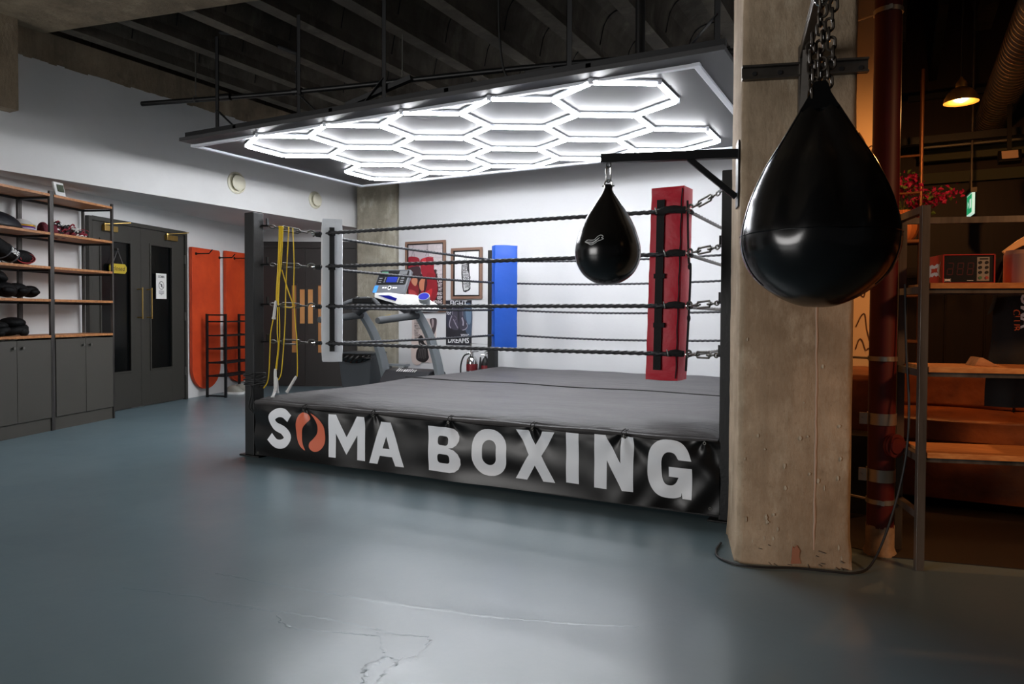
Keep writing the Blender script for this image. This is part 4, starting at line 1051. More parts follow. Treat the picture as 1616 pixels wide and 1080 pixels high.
# ------------------------------------------------------------------ orange boards, hooks, boot rack on the left wall
def board(x0, x1, z0, z1, lb):
    t = MB(FW); w = x1-x0; r = w/2*.96; pts = [(x0, z1), (x1-.03, z1), (x1-.01, z1-.01), (x1, z1-.03)]
    for k in range(17): a = -pi*k/16; pts.append(((x0+x1)/2+w/2*cos(a), z0+r+r*sin(a)))
    t.prism(pts, .015, .06, lambda a, b, h: (a, h, b)); return tag(t.build('rounded_board', M_orange, bev=.004), lb, 'board', 'orange boards on the left wall')
board(.70, 1.32, .10, 2.03, 'orange board with a rounded foot on the wall, nearest the double doors')
board(1.46, 2.20, .12, 2.045, 'orange board with a rounded foot, partly behind the front left ring post')
for x, z, lb in ((.78, 1.945, 'black wall hook at the top of the nearer orange board'), (1.30, 1.93, 'black wall hook between the two orange boards'), (1.66, 1.95, 'black wall hook at the top of the orange board behind the ring post')):
    q = MB(FW); y0 = .06 if x != 1.30 else .06
    q.tube([(x, y0-.0, z), (x+.0, y0+.20, z-.0), (x+.0, y0+.25, z+.05)], .008, 8); q.cyl((x, y0-.001, z), (x, y0+.008, z), .02, n=12)
    tag(q.build('wall_hook', M_black), lb, 'hook', 'black hooks over the orange boards')
rk = thing('boot_rack', FW @ Vector((1.1, .30, 0)), 'black metal open boot rack standing before the orange boards', 'rack')
ZR = (.02, .29, .47, .66, .84, 1.03, 1.12)
for xa in (.87, 1.62):
    for y in (.16, .44):
        MB(FW).box(xa-.014, xa+.014, y-.014, y+.014, 0, 1.135).build('upright', M_blacksteel, rk)
    for z in ZR: MB(FW).box(xa-.010, xa+.010, .174, .426, z-.010, z+.010).build('rung', M_blacksteel, rk)
for z in ZR[1:-1]:
    for y in (.17, .26, .35, .43): MB(FW).box(.884, 1.606, y-.008, y+.008, z-.010, z+.006).build('shelf_rail', M_blacksteel, rk)
for i, x in enumerate((1.30, 1.46)):
    t = thing('trainer', FW @ Vector((x, .28, .0)), ('pale grey trainer under the boot rack, nearer the double doors', 'pale grey trainer under the boot rack, nearer the ring post')[i], 'shoe', 'pale trainers under the boot rack')
    Fq = FW @ Matrix.Translation((x, .28, 0))
    q = MB(Fq); q.prism([(p.x, p.y) for p in smooth_path([(-.05, -.13, 0), (.05, -.13, 0), (.052, .02, 0), (.045, .12, 0), (0, .16, 0), (-.045, .12, 0), (-.052, .02, 0)], 4, True)], .0, .03, lambda a, b, h: (a, b, h)); q.build('sole', M_whiteplastic, t)
    q = MB(Fq); q.ell((0, .01, .03), .046, .14, .10, 16, 10, fn=lambda p: Vector((p.x, p.y, max(0, p.z)*(1-.45*max(0, p.y)-.0)))); q.build('upper', mat('grey_shoe_cloth', (150, 148, 138), .85) if i == 0 else bpy.data.materials['grey_shoe_cloth'], t, smooth=80)

# ------------------------------------------------------------------ treadmill and bin left of the ring
tm = thing('treadmill', (-1.1, 3.0, 0), 'silver grey treadmill with white console cowl standing left of the ring', 'treadmill')
q = MB(); q.box(-1.50, -.70, 1.75, 3.65, .10, .17); q.build('deck_frame', M_darkplastic, tm, bev=.01)
MB().box(-1.36, -.84, 1.8, 3.45, .17, .182).build('belt', M_rubber, tm)
for s in (-1.46, -.74):
    MB().box(s-.06, s+.06, 1.78, 3.4, .165, .20).build('side_rail', M_treadgrey, tm, bev=.008)
for x in (-1.44, -.76):
    for y in (1.85, 3.7): MB().cyl((x, y, 0), (x, y, .10), .035, n=14).build('foot', M_rubber, tm)
q = MB(); q.prism([(3.35, .17), (3.4, .30), (3.5, .40), (3.66, .425), (3.88, .38), (3.92, .12), (3.35, .12)], -1.46, -.74, lambda a, b, h: (h, a, b)); hd = q.build('motor_hood', M_darkplastic, tm, bev=.02, seg=3)
q = MB(); rr = random.Random(8)
for k in range(9):
    a = -1.26+.036*k; w = rr.uniform(.016, .028); hgt = rr.uniform(.6, 1)
    q.add([(a, 3.475, .3905), (a+w, 3.475, .3905), (a+w+.02*hgt, 3.475+.05*hgt, .3905+.040*hgt), (a+.02*hgt, 3.475+.05*hgt, .3905+.040*hgt)], [(0, 1, 2, 3)])
q.build('maker_mark', bpy.data.materials['white_print'], tm, recalc=False)
for x in (-1.545, -.66):
    P = smooth_path([(3.66, .10, 0), (3.61, .37, 0), (3.50, .66, 0), (3.33, .94, 0), (3.05, 1.24, 0)], 6); W = .06
    q = MB(); q.prism([(p.x-.075, p.y) for p in P]+[(p.x+.075, p.y) for p in P[::-1]], x-W/2, x+W/2, lambda a, b, h: (h, a, b)); q.build('upright', M_treadgrey, tm, bev=.008)
    q = MB(); q.tube([(x, 3.12, 1.125), (x, 2.95, 1.115), (x, 2.42, 1.075), (x, 2.36, 1.07)], .045, 14, rf=lambda s: .044 if s < .95 else .034); q.build('handrail', M_greygrip, tm)
q = MB(); q.tube(smooth_path([(-1.56, 3.03, 1.16), (-1.45, 3.05, 1.235), (-1.25, 3.07, 1.285), (-.95, 3.07, 1.27), (-.78, 3.05, 1.22), (-.65, 3.03, 1.15)], 6), .07, 12); q.build('lower_cowl', M_darkplastic, tm, smooth=80)
q = MB(); q.prism([(-1.15, 1.40), (-.95, 1.405), (-.75, 1.385), (-.55, 1.335), (-.42, 1.27), (-.37, 1.19), (-.42, 1.17), (-.60, 1.215), (-.85, 1.275), (-1.15, 1.345)], 2.90, 3.2, lambda a, b, h: (a, h, b)); q.build('white_cowl', M_whiteplastic, tm, bev=.01)
q = MB(); Lc = [(-1.08, 0, 1.375), (-.92, 0, 1.372), (-.80, 0, 1.335), (-.82, 0, 1.305), (-.95, 0, 1.335)]
q.prism([(p[0], p[2]) for p in Lc], 2.893, 2.91, lambda a, b, h: (a, h, b)); q.build('blue_insert', M_teal, tm)
Fq = Matrix.Translation((-.45, 3.0, 1.25)) @ Matrix.Rotation(radians(38), 4, 'X') @ Matrix.Rotation(radians(14), 4, 'Y')
q = MB(Fq); q.lathe([(.06, 0), (.072, .14), (.064, .14), (.052, .01)], (0, 0, 0), 20); q.build('cup_holder', M_treadgrey, tm)
q = MB(Fq); q.lathe([(.063, .141), (.052, .03), (0, .03)], (0, 0, 0), 20); q.build('cup_liner', M_teal, tm)
# console: tilted panel
cA, cB = Vector((-1.22, 2.95, 1.405)), Vector((-.75, 2.95, 1.40))
upv = Vector((0, .16, .29)); nn_ = Vector((0, -.29, .16)).normalized()
def CP(u, v, h=0): return cA+(cB-cA)*u+upv*v+nn_*h
q = MB(); q.prism([(p[0], p[1]) for p in rrect(-.02, 1.02, -.03, 1.03, .09)], -.05, 0, lambda a, b, h: CP(a, b, h)); q.build('console', mat('console_grey', (88, 90, 95), .5), tm, bev=.008)
q = MB(); q.prism(rrect(.02, .98, .36, .98, .06), .0, .004, lambda a, b, h: CP(a, b, h+.0005)); q.m = 1
q.prism(rrect(.33, .67, .46, .70, .02), .004, .006, lambda a, b, h: CP(a, b, h)); q.m = 2
for u in (.12, .84):
    for v in (.46, .54, .64): q.prism(rectp(u-.05, u+.05, v-.012, v+.012), .004, .006, lambda a, b, h: CP(a, b, h))
for u in (.27, .71):
    for k in range(5): q.prism(rectp(u-.015, u+.015, .46+.05*k, .485+.05*k), .004, .006, lambda a, b, h: CP(a, b, h))
q.m = 3; q.prism(rectp(.08, .3, .80, .93), .004, .006, lambda a, b, h: CP(a, b, h)); q.m = 4; q.prism(rectp(.68, .93, .78, .95), .004, .010, lambda a, b, h: CP(a, b, h))
q.m = 5
for u in (.30, .38, .64, .72): q.prism(rectp(u-.028, u+.028, .20, .25), .0, .004, lambda a, b, h: CP(a, b, h))
q.prism([(.51+.055*cos(t), .22+.085*sin(t)) for t in [i*pi/10 for i in range(20)]], 0, .004, lambda a, b, h: CP(a, b, h))
q.m = 0; q.prism([(.51+.035*cos(t), .22+.055*sin(t)) for t in [i*pi/10 for i in range(20)]], 0, .005, lambda a, b, h: CP(a, b, h))
q.m = 6; q.prism(rectp(.0, .12, .02, .32), 0, .003, lambda a, b, h: CP(a, b, h))
M_bluelabel = mat('blue_label', (60, 140, 230), .5)
q.build('console_face', [M_black, mat('blue_lcd', (34, 48, 130), .25, emit=.12), mat('grey_print', (150, 152, 156), .5), mat('green_print', (70, 110, 90), .5), mat('grey_speaker', (86, 88, 90), .6), bpy.data.materials['white_print'], M_bluelabel], tm)
q = MB(); q.box(-1.42, -1.10, 2.80, 2.95, 1.275, 1.34); q.build('sensor_block', M_black, tm, bev=.012)
q = MB(); q.tube(smooth_path([(-1.55, 2.72, 1.25), (-1.42, 2.83, 1.315), (-1.26, 2.87, 1.335), (-1.10, 2.83, 1.315), (-.88, 2.66, 1.25)], 6), .024, 12); q.build('front_grip', M_greygrip, tm, smooth=80)
for x in (-1.34, -1.18): MB().cbox((x, 2.82, 1.352), .03, .05, .01).build('pulse_plate', M_chrome, tm, bev=.002)

tb = thing('waste_bin', (-2.02, 3.70, 0), 'dark grey waste bin with a black liner beside the treadmill', 'bin')
q = MB(frame((-2.02, 3.70), 10)); q.add([(a*w_/2, b*w_/2*.8, z) for z, w_ in ((0, .40), (.60, .52)) for a, b in ((-1, -1), (1, -1), (1, 1), (-1, 1))], [(3, 2, 1, 0), (0, 1, 5, 4), (1, 2, 6, 5), (2, 3, 7, 6), (3, 0, 4, 7)]); q.box(-.27, .27, -.22, .22, .585, .615); q.build('bin_body', mat('slate_plastic', (62, 66, 70), .5), tb, bev=.01)
q = MB(frame((-2.02, 3.70), 10)); rr = random.Random(2)
q.grid(lambda u, v: ((-.27+.54*u), -.225-.012*sin(pi*v)-.012*sin(u*40+v*9)*v, .60-.13*v*(.4+.6*sin(pi*u)**.7)), 40, 8); q.tube(smooth_path([(.05, -.24, .52), (.18, -.25, .545), (.27, -.235, .55)], 4), .018, 8); q.build('liner', mat('black_liner', (14, 14, 15), .25), tb, smooth=80)

# ------------------------------------------------------------------ fire extinguishers by the back wall
def extinguisher(x, y, r, h, mtl, lb, hose):
    t = thing('fire_extinguisher', (x, y, 0), lb, 'fire extinguisher', 'fire extinguishers by the back wall')
    q = MB(); q.lathe([(r*.9, 0), (r, .02), (r, h*.80), (r*.92, h*.86), (r*.6, h*.92), (r*.35, h*.94), (r*.35, h*.97), (0, h*.97)], (x, y, 0), 28); q.build('cylinder', mtl, t)
    q = MB(); q.lathe([(r*1.01, h*.62), (r*1.015, h*.625), (r*1.015, h*.76), (r*1.01, h*.765)], (x, y, 0), 28); q.build('label_band', mat('red_band', (104, 16, 24), .5) if 'red_band' not in bpy.data.materials else bpy.data.materials['red_band'], t)
    q = MB(); q.cyl((x, y, h*.95), (x, y, h*1.03), r*.3, n=12); q.cyl((x, y-.01, h), (x-.05, y-.03, h), .008, n=8); q.build('valve', M_chrome, t)
    q = MB(); q.bar((x-.01, y, h*1.02), (x+.12, y-.02, h*1.05), .02, .008); q.bar((x-.01, y, h*1.06), (x+.13, y-.02, h*1.13), .02, .008); q.build('lever', M_chrome if hose else M_black, t)
    if hose:
        q = MB(); q.tube(smooth_path([(x-.03, y-.02, h*.99), (x-.11, y-.03, h*.93), (x-.16, y-.03, h*.72), (x-.165, y-.02, h*.4), (x-.15, y-.02, h*.2)], 6), .011, 10); q.build('hose', M_rubber, t)
    else:
        q = MB(); q.tube([(x-.06, y-.03, h*.95), (x-.075, y-.03, h*.5)], .012, 10, rf=lambda s: .01+.022*s); q.build('horn', M_rubber, t)
extinguisher(-.53, 4.2, .078, .62, M_chrome, 'chrome fire extinguisher with black hose behind the ring', True)
extinguisher(-.33, 4.22, .055, .60, M_black, 'dark fire extinguisher beside the chrome one, partly behind the back ring post', False)
q = MB(); q.tube([(-.66, 4.38, .006), (-.66, 4.38, .74), (-.28, 4.38, .735), (-.28, 4.38, .006)], .008, 8); q.box(-.70, -.24, 4.34, 4.42, .0, .006); tag(q.build('extinguisher_stand', M_zinc), 'thin steel stand framing the two fire extinguishers', 'stand')
q = MB(frame((-1.74, 4.14), 10)); q.box(-.16, .16, -.08, .08, .40, .43); q.box(-.14, -.12, -.06, .06, 0, .40); q.box(.12, .14, -.06, .06, 0, .40); tag(q.build('step_stool', M_treadgrey, bev=.003), 'low grey stool against the foot of the far concrete column', 'stool')
# ------------------------------------------------------------------ posters on the back wall
_d = {}
def flatmat(c, r=.55):
    k = 'print_%02x%02x%02x' % c
    if k not in _d: _d[k] = mat(k, c, r)
    return _d[k]
class Print:
    """coloured flat shapes printed on a sheet on the back wall; a, b run 0..1 over the sheet"""
    def __init__(s, x0, x1, z0, z1, y):
        s.q = MB(); s.x0, s.x1, s.z0, s.z1, s.y = x0, x1, z0, z1, y; s.m = []; s.n = 0
    def P(s, a, b): return (s.x0+(s.x1-s.x0)*a, s.y-.0002*s.n, s.z0+(s.z1-s.z0)*b)
    def col(s, c):
        m_ = flatmat(c)
        if m_ not in s.m: s.m.append(m_)
        s.q.m = s.m.index(m_); s.n += 1
    def poly(s, pts, c, sm=False):
        s.col(c)
        if sm: pts = [(p.x, p.y) for p in smooth_path([(x, y, 0) for x, y in pts], 6, True)]
        s.q.flat(pts, s.P)
    def text(s, t, a, b, size, c, align='CENTER', bold=.02, sx=1):
        s.col(c); s.q.text(t, lambda x, y: s.P(a+x/(s.x1-s.x0), b+y/(s.z1-s.z0)), size, align, bold, sx)
    def line(s, pts, w, c):
        s.poly(stroke(pts, w, 5), c)
    def done(s, name, parent=None): return s.q.build(name, s.m, parent, smooth=0, recalc=False)
def picture_frame(x0, x1, z0, z1, w, lb, nm_='framed_picture'):
    t = thing(nm_, ((x0+x1)/2, 4.5, z0), lb, 'picture', 'pictures on the white back wall')
    q = MB()
    for a, b, c, d in ((x0, x1, z0, z0+w), (x0, x1, z1-w, z1), (x0, x0+w, z0+w, z1-w), (x1-w, x1, z0+w, z1-w)): q.box(a, b, 4.470, 4.4995, c, d)
    q.build('frame', M_copperframe, t, bev=.002)
    q = MB(); e = w*.45
    for a, b, c, d in ((x0+w, x1-w, z0+w, z0+w+e), (x0+w, x1-w, z1-w-e, z1-w), (x0+w, x0+w+e, z0+w+e, z1-w-e), (x1-w-e, x1-w, z0+w+e, z1-w-e)): q.box(a, b, 4.478, 4.4990, c, d)
    q.build('inner_lip', M_black, t)
    return t
t = picture_frame(-1.86, -1.155, 1.172, 2.205, .034, 'framed poster of red hanging boxing gloves behind the treadmill')
p = Print(-1.815, -1.20, 1.217, 2.16, 4.488)
p.poly(rectp(0, 1, 0, 1), (176, 166, 170)); p.poly([(.55, .45), (1, .55), (1, 1), (.6, 1)], (190, 182, 184))
p.poly([(.0, .0), (1, .0), (1, .40), (.86, .46), (.8, .62), (.5, .5), (.2, .66), (0, .6)], (52, 26, 32), True); p.poly(rectp(.55, 1, 0, .3), (28, 16, 20))
for a in (.14, .55): p.line([(a, 1), (a, .93), (a-.04, .82)], .008, (40, 36, 40)); p.line([(a, .93), (a+.05, .81)], .008, (40, 36, 40))
p.poly([(0, .80), (.2, .81), (.33, .77), (.30, .62), (.02, .62)], (140, 26, 42), True); p.poly([(0, .63), (.32, .66), (.36, .52), (.1, .45), (0, .48)], (60, 40, 46), True)
p.poly([(.36, .76), (.55, .80), (.73, .79), (.75, .60), (.78, .5), (.45, .5), (.36, .66)], (150, 28, 44), True); p.poly([(.40, .76), (.5, .79), (.52, .68), (.42, .68)], (196, 52, 60), True)
p.poly([(.55, .55), (.75, .53), (.84, .40), (.84, .22), (.7, .08), (.5, .12), (.36, .2), (.40, .3), (.55, .36)], (136, 22, 34), True)
p.poly([(.40, .2), (.62, .30), (.7, .3), (.64, .18), (.46, .14)], (186, 40, 48), True)
p.poly([(0, .48), (.12, .50), (.3, .36), (.3, .22), (.18, .16), (0, .18)], (128, 30, 40), True); p.poly([(.02, .3), (.2, .28), (.26, .2), (.1, .18)], (170, 60, 62), True)
p.poly([(.10, .46), (.22, .50), (.28, .44), (.22, .36), (.12, .40)], (190, 128, 100), True)
p.poly([(.33, .42), (.44, .48), (.54, .44), (.52, .34), (.42, .28), (.34, .32)], (190, 120, 92), True)
p.poly([(.5, .46), (.56, .42), (.52, .30), (.46, .26)], (64, 22, 28), True)
for k, w in enumerate(("IT AIN'T", 'ABOUT', 'HOW HARD', 'YOU HIT', "IT'S", 'ABOUT', 'HOW', 'YOU', 'CAN', 'GET', 'HIT', 'AND', 'KEEP', 'MOVING', 'FORWARD')):
    p.text(w, .985, .925-.0645*k, .064, (214, 206, 208) if k > 3 else (206, 198, 200), 'RIGHT', .025, .62)
p.text("THAT'S HOW", .06, .10, .082, (226, 220, 222), 'LEFT', .03, .58)
p.done('poster_print', t)
t = picture_frame(-1.055, -.545, 1.362, 2.08, .036, 'framed white print of a black hanging punch bag, beside the blue pad')
p = Print(-1.0, -.60, 1.418, 2.025, 4.488)
p.poly(rectp(0, 1, 0, 1), (222, 222, 224)); p.line([(.47, 1), (.47, .9)], .008, (60, 60, 62)); p.line([(.47, .9), (.36, .72)], .008, (90, 90, 92)); p.line([(.47, .9), (.53, .72)], .008, (90, 90, 92))
p.poly([(.29, .70), (.60, .72), (.62, .5), (.66, .14), (.6, .10), (.45, .06), (.36, .08), (.32, .2), (.28, .5)], (38, 38, 40))
p.poly([(.315, .69), (.52, .70), (.54, .54), (.58, .52), (.63, .17), (.55, .12), (.39, .10), (.36, .22), (.34, .46)], (196, 196, 198))
for k, (w, s_) in enumerate((('WHEN', .05), ('LIFE', .07), ('GETS', .055), ('HARDER', .04), ('PUNCH', .05), ('IT', .06), ('HARDER', .04), ('LIKE', .05))):
    p.text(w, .445+.012*k, .64-.067*k, s_, (32, 32, 34), 'CENTER', .02, .8)
p.done('print', t)
t = thing('fight_poster', (-.935, 4.5, .705), 'dark FIGHT for your DREAMS poster with hanging gloves, under the bag print', 'poster', 'unframed posters on the white back wall')
MB().box(-1.147, -.722, 4.488, 4.4995, .705, 1.342).build('backing', M_ink, t)
p = Print(-1.147, -.722, .705, 1.342, 4.4875)
p.poly(rectp(0, 1, 0, 1), (30, 30, 38)); p.poly([(.62, .86), (1, .9), (1, .25), (.8, .3), (.7, .55)], (64, 78, 98), True); p.poly([(.78, .78), (.98, .8), (.97, .5), (.85, .5)], (96, 118, 140), True); p.poly([(.03, .72), (.25, .78), (.2, .45), (.05, .4)], (44, 46, 62), True)
p.poly([(.28, .86), (.46, .86), (.47, .64), (.50, .5), (.5, .36), (.36, .34), (.2, .38), (.12, .44), (.18, .58), (.27, .68)], (62, 58, 72), True)
p.poly([(.52, .86), (.70, .86), (.70, .64), (.82, .52), (.85, .42), (.75, .35), (.6, .34), (.52, .44), (.54, .6)], (56, 52, 66), True)
p.line([(.24, .66), (.17, .56), (.14, .44), (.2, .38)], .028, (150, 146, 158)); p.line([(.3, .58), (.38, .48), (.48, .38)], .025, (140, 134, 148)); p.line([(.64, .62), (.69, .52), (.68, .44)], .05, (150, 144, 156)); p.line([(.82, .50), (.85, .42), (.77, .36), (.66, .34)], .02, (150, 146, 158)); p.line([(.27, .86), (.265, .68)], .03, (120, 116, 128)); p.line([(.66, .84), (.67, .66)], .025, (110, 106, 120))
p.line([(.33, .66), (.43, .60), (.36, .54), (.42, .48)], .018, (96, 90, 104))
p.text('FIGHT', .5, .88, .105, (210, 210, 214), 'CENTER', .012, .98); p.text('for', .12, .68, .085, (205, 205, 210), 'CENTER', .012, .8); p.text('your', .76, .20, .072, (200, 200, 206), 'CENTER', .012); p.text('DREAMS', .5, .055, .108, (212, 212, 216), 'CENTER', .014, .88)
# serifs on the big words
for a0, n_, b0 in ((.20, 5, .878), (.07, 6, .052)):
    for k in range(n_): 
        w = .60/5 if n_ == 5 else .86/6
        p.poly(rectp(a0+w*k+.015, a0+w*k+.06, b0, b0+.008), (210, 210, 214))
p.done('print', t)
t = thing('quote_poster', (-1.53, 4.5, .44), 'pale pink grey poster with a black glove and small text, behind the treadmill upright', 'poster', 'unframed posters on the white back wall')
MB().box(-1.745, -1.315, 4.490, 4.4995, .44, 1.08).build('backing', M_paper, t)
p = Print(-1.745, -1.315, .44, 1.08, 4.4895)
p.poly(rectp(0, 1, 0, 1), (190, 176, 172)); p.poly([(.0, 0), (.4, 0), (.3, .5), (0, .6)], (200, 184, 178), True)
for k in range(8): p.text(('I HATED', 'EVERY', 'MINUTE OF', 'TRAINING', 'BUT I', 'SAID', "DON'T", 'QUIT')[k] if k < 8 else '', .1, .92-.055*k, .042, (54, 48, 48), 'LEFT', .02, .8)
p.poly([(.74, .98), (1, 1), (1, .8), (.9, .62), (.86, .6), (.82, .78)], (66, 56, 60), True); p.poly([(.82, .98), (.9, .97), (.9, .85), (.84, .8)], (150, 136, 138), True)
p.poly([(.26, .54), (.38, .62), (.48, .56), (.5, .46), (.62, .38), (.68, .2), (.7, .1), (.55, .01), (.35, .01), (.18, .08), (.2, .26), (.3, .36)], (26, 24, 26), True)
for a in range(9): p.line([(.26+.04*a, .08+.01*(a % 3)), (.30+.035*a, .24+.02*(a % 2)), (.36+.025*a, .4)], .010, (76, 72, 74) if a % 2 else (120, 114, 114))
p.line([(.34, .44), (.5, .36), (.56, .34)], .03, (150, 142, 142)); p.line([(.36, .40), (.5, .31)], .018, (130, 124, 124))
p.done('print', t)

# ------------------------------------------------------------------ lounge beyond the pillar
struct(MB().box(4.38, 9.4, 4.0, 4.15, 0, 4.3).build('wall_lounge_back', M_panel))
struct(MB().box(9.3, 9.45, -4, 4.15, 0, 4.3).build('wall_lounge_right', M_panel))
mb = MB(); mb.box(4.6, 9.3, 3.965, 3.999, 1.52, 1.62)
for k in range(14): mb.box(4.62+.32*k, 4.635+.32*k, 3.985, 3.999, 0, 1.52)
struct(mb.build('trim_1', M_panel, bev=.003))
struct(MB().box(3.85, 4.425, 1.95, 2.03, 0, 4.25).build('wall_mural', M_mural))
mb = MB(); rr = random.Random(11)
for k in range(9):
    x = 4.27; z = .9+.21*k+rr.uniform(-.05, .05); P = []
    for i in range(7): P.append((x, 1.948, z)); x += rr.uniform(.01, .035); z += rr.uniform(-.11, .09)
    mb.tube(smooth_path(P, 4), .0045, 5)
tag(mb.build('mural_lines', mat('brown_line_paint', (84, 52, 34), .8)), 'brown contour lines painted on the cream wall between pillar and red pipe', 'mural')

# pendant lamp
LP = Vector((4.874, 1.131, 2.52))
pl = thing('pendant_lamp', LP, 'lit brass pendant lamp hanging over the couch', 'lamp')
q = MB(); q.lathe([(.092, -.055), (.096, -.056), (.091, -.030), (.076, .0), (.054, .025), (.032, .036), (.030, .060), (.022, .075), (.010, .09), (.006, .10)], LP, 32)
q.lathe([(.091, -.054), (.086, -.030), (.072, -.003), (.050, .018), (.0, .026)], LP, 32); q.build('lamp_shade', M_brass, pl, recalc=False)
q = MB(); q.ell(LP+Vector((0, 0, -.028)), .028, .028, .030, 16, 10); q.build('bulb', mat('lit_warm_bulb', (255, 168, 78), .5, emit=40), pl)
q = MB(); q.cyl(LP+Vector((0, 0, .10)), LP+Vector((0, 0, 1.7)), .004, n=6); q.build('cable', M_black, pl)
l = bpy.data.lights.new('bulb_light', 'POINT'); l.energy = 32; l.color = (1, .43, .13); l.shadow_soft_size = .035
o = bpy.data.objects.new('bulb_light', l); COL.objects.link(o); o.location = (0, 0, -.085); o.parent = pl

# spiral duct, trunking, floodlight, exit sign
q = MB(); P = [Vector((5.25+.012*i/20, .75+3.2*i/20, 2.92)) for i in range(21)]; q.tube(P, .125, 28)
for i in range(1, 42): q.torus((5.25+.012*i/42, .75+3.2*i/42, 2.92), .1265, .004, 'y', 28, 5)
tag(q.build('spiral_duct', mat('galvanised_duct', (150, 140, 130), .32, metal=.9)), 'round spiral steel duct running along the lounge ceiling', 'duct')
q = MB(); q.box(4.72, 7.5, 3.2, 3.25, 2.62, 2.66); tag(q.build('cable_conduit', M_zinc), 'thin bright conduit crossing the lounge, above the exit sign', 'conduit')
for i, (y, z) in enumerate(((3.7, 2.60), (3.9, 2.42))):
    q = MB(); q.box(4.70, 7.6, y, y+.06, z, z+.10); tag(q.build('cable_tray', mat('olive_tray', (92, 96, 72), .6) if i == 0 else bpy.data.materials['olive_tray']), ('olive cable tray crossing the lounge, the higher one', 'olive cable tray crossing the lounge, the lower one')[i], 'cable tray', 'cable trays over the lounge')
for bx, lb in (((4.55, 7.6, 2.98, 3.04, 2.62, 2.68), 'black steel rail crossing the lounge just in front of the bright conduit'), ((4.60, 7.6, 3.4, 3.45, 3.10, 3.15), 'black steel rail crossing the lounge above the cable trays'), ((4.78, 4.84, 2.0, 3.9, 3.4, 3.5), 'black steel rail running front to back under the lounge ceiling, left of the pendant lamp')):
    tag(MB().box(*bx).build('ceiling_rail', M_blacksteel), lb, 'rail', 'black rails under the lounge ceiling')
fl = C_fl = Vector((5.28, 2.55, 2.36))
t = thing('flood_light', fl, 'small black flood light tilted down from the lounge ceiling', 'lamp')
Fq = Matrix.Translation(fl) @ Matrix.Rotation(radians(-28), 4, 'X')
MB(Fq).box(-.075, .075, -.03, .02, -.05, .055).build('housing', M_black, t, bev=.006)
MB(Fq).box(-.052, .052, -.034, -.0301, -.030, .042).build('lens', mat('pale_lens', (196, 168, 150), .3), t)
MB().bar(fl+Vector((0, .02, .04)), fl+Vector((0, .06, .42)), .012, .03).build('bracket', M_black, t)
ex_ = Vector((5.072, 3.046, 2.08))
t = thing('exit_sign', ex_, 'green lit exit sign seen nearly edge on, hanging in the lounge', 'sign')
Fq = frame(ex_, 94)
MB(Fq).box(-.13, .13, -.010, .010, -.085, .09).build('panel', mat('white_sign_edge', (200, 230, 214), .4, emit=.9), t)
q = MB(Fq); q.box(-.122, .122, -.0118, -.0105, -.07, .083); q.box(-.122, .122, .0105, .0118, -.07, .083); q.build('green_face', mat('lit_green', (40, 160, 104), .4, emit=.8), t)
for sgn in (-1, 1):
    yy = .0125*sgn; q = MB(Fq); q.box(-.10, -.02, min(yy, yy*.97), max(yy, yy*.97), -.03, .045); q.build('door_symbol', bpy.data.materials['white_sign_edge'], t)
    q = MB(Fq); q.prism([(.02, .01), (.07, .04), (.07, -.02)], min(yy, yy*.97), max(yy, yy*.97), lambda a, b, h: (a, h, b)); q.build('arrow_symbol', bpy.data.materials['white_sign_edge'], t)
MB(Fq).box(-.14, .14, -.022, .022, .09, .13).build('housing', M_galv, t)
q = MB(Fq); q.box(-.012, .012, -.006, .006, .13, 2.2); q.tube(smooth_path([(.03, 0, .13), (.06, 0, .2), (.03, 0, .27), (.0, 0, .3)], 4), .006, 6); q.build('hanger', M_galv, t)

# plant stand with vase and bougainvillea
ps_ = thing('plant_stand', (4.58, 2.25, 0), 'rusty tube shelf stand behind the red pipe, holding vase and pink flowers', 'stand')
for x, y in ((4.69, 2.14), (4.46, 2.14), (4.69, 2.42), (4.46, 2.42)): MB().cyl((x, y, 0), (x, y, 3.0), .012, n=10).build('pole', mat('rusty_tube', (120, 82, 58), .45, metal=.6) if 'rusty_tube' not in bpy.data.materials else bpy.data.materials['rusty_tube'], ps_)
for z in (.55, .95, 1.30, 1.71, 2.08, 2.36):
    q = MB(); q.cyl((4.46, 2.14, z), (4.69, 2.14, z), .009, n=8); q.cyl((4.69, 2.14, z), (4.69, 2.42, z), .009, n=8)
    if z in (.95, 1.30, 1.71): q.box(4.455, 4.695, 2.13, 2.43, z+.0, z+.018)
    q.build('shelf', bpy.data.materials['rusty_tube'], ps_)
q = MB(); q.lathe([(.055, 0), (.085, .03), (.105, .09), (.10, .15), (.07, .20), (.05, .215), (.055, .235), (.045, .235), (.04, .21), (0, .2)], (4.575, 2.24, 1.729), 48, rad=lambda r, z, a: r*(1+.05*cos(a*12)))
tag(q.build('ribbed_vase', mat('terracotta', (190, 118, 72), .7)), 'ribbed terracotta vase beside the red pipe, on the tube stand', 'vase')
t = thing('bougainvillea', (4.6, 2.3, 1.9645), 'magenta bougainvillea branches spilling from the vase', 'flowers')
rr = random.Random(21); q = MB(); g = MB(); st_ = MB()
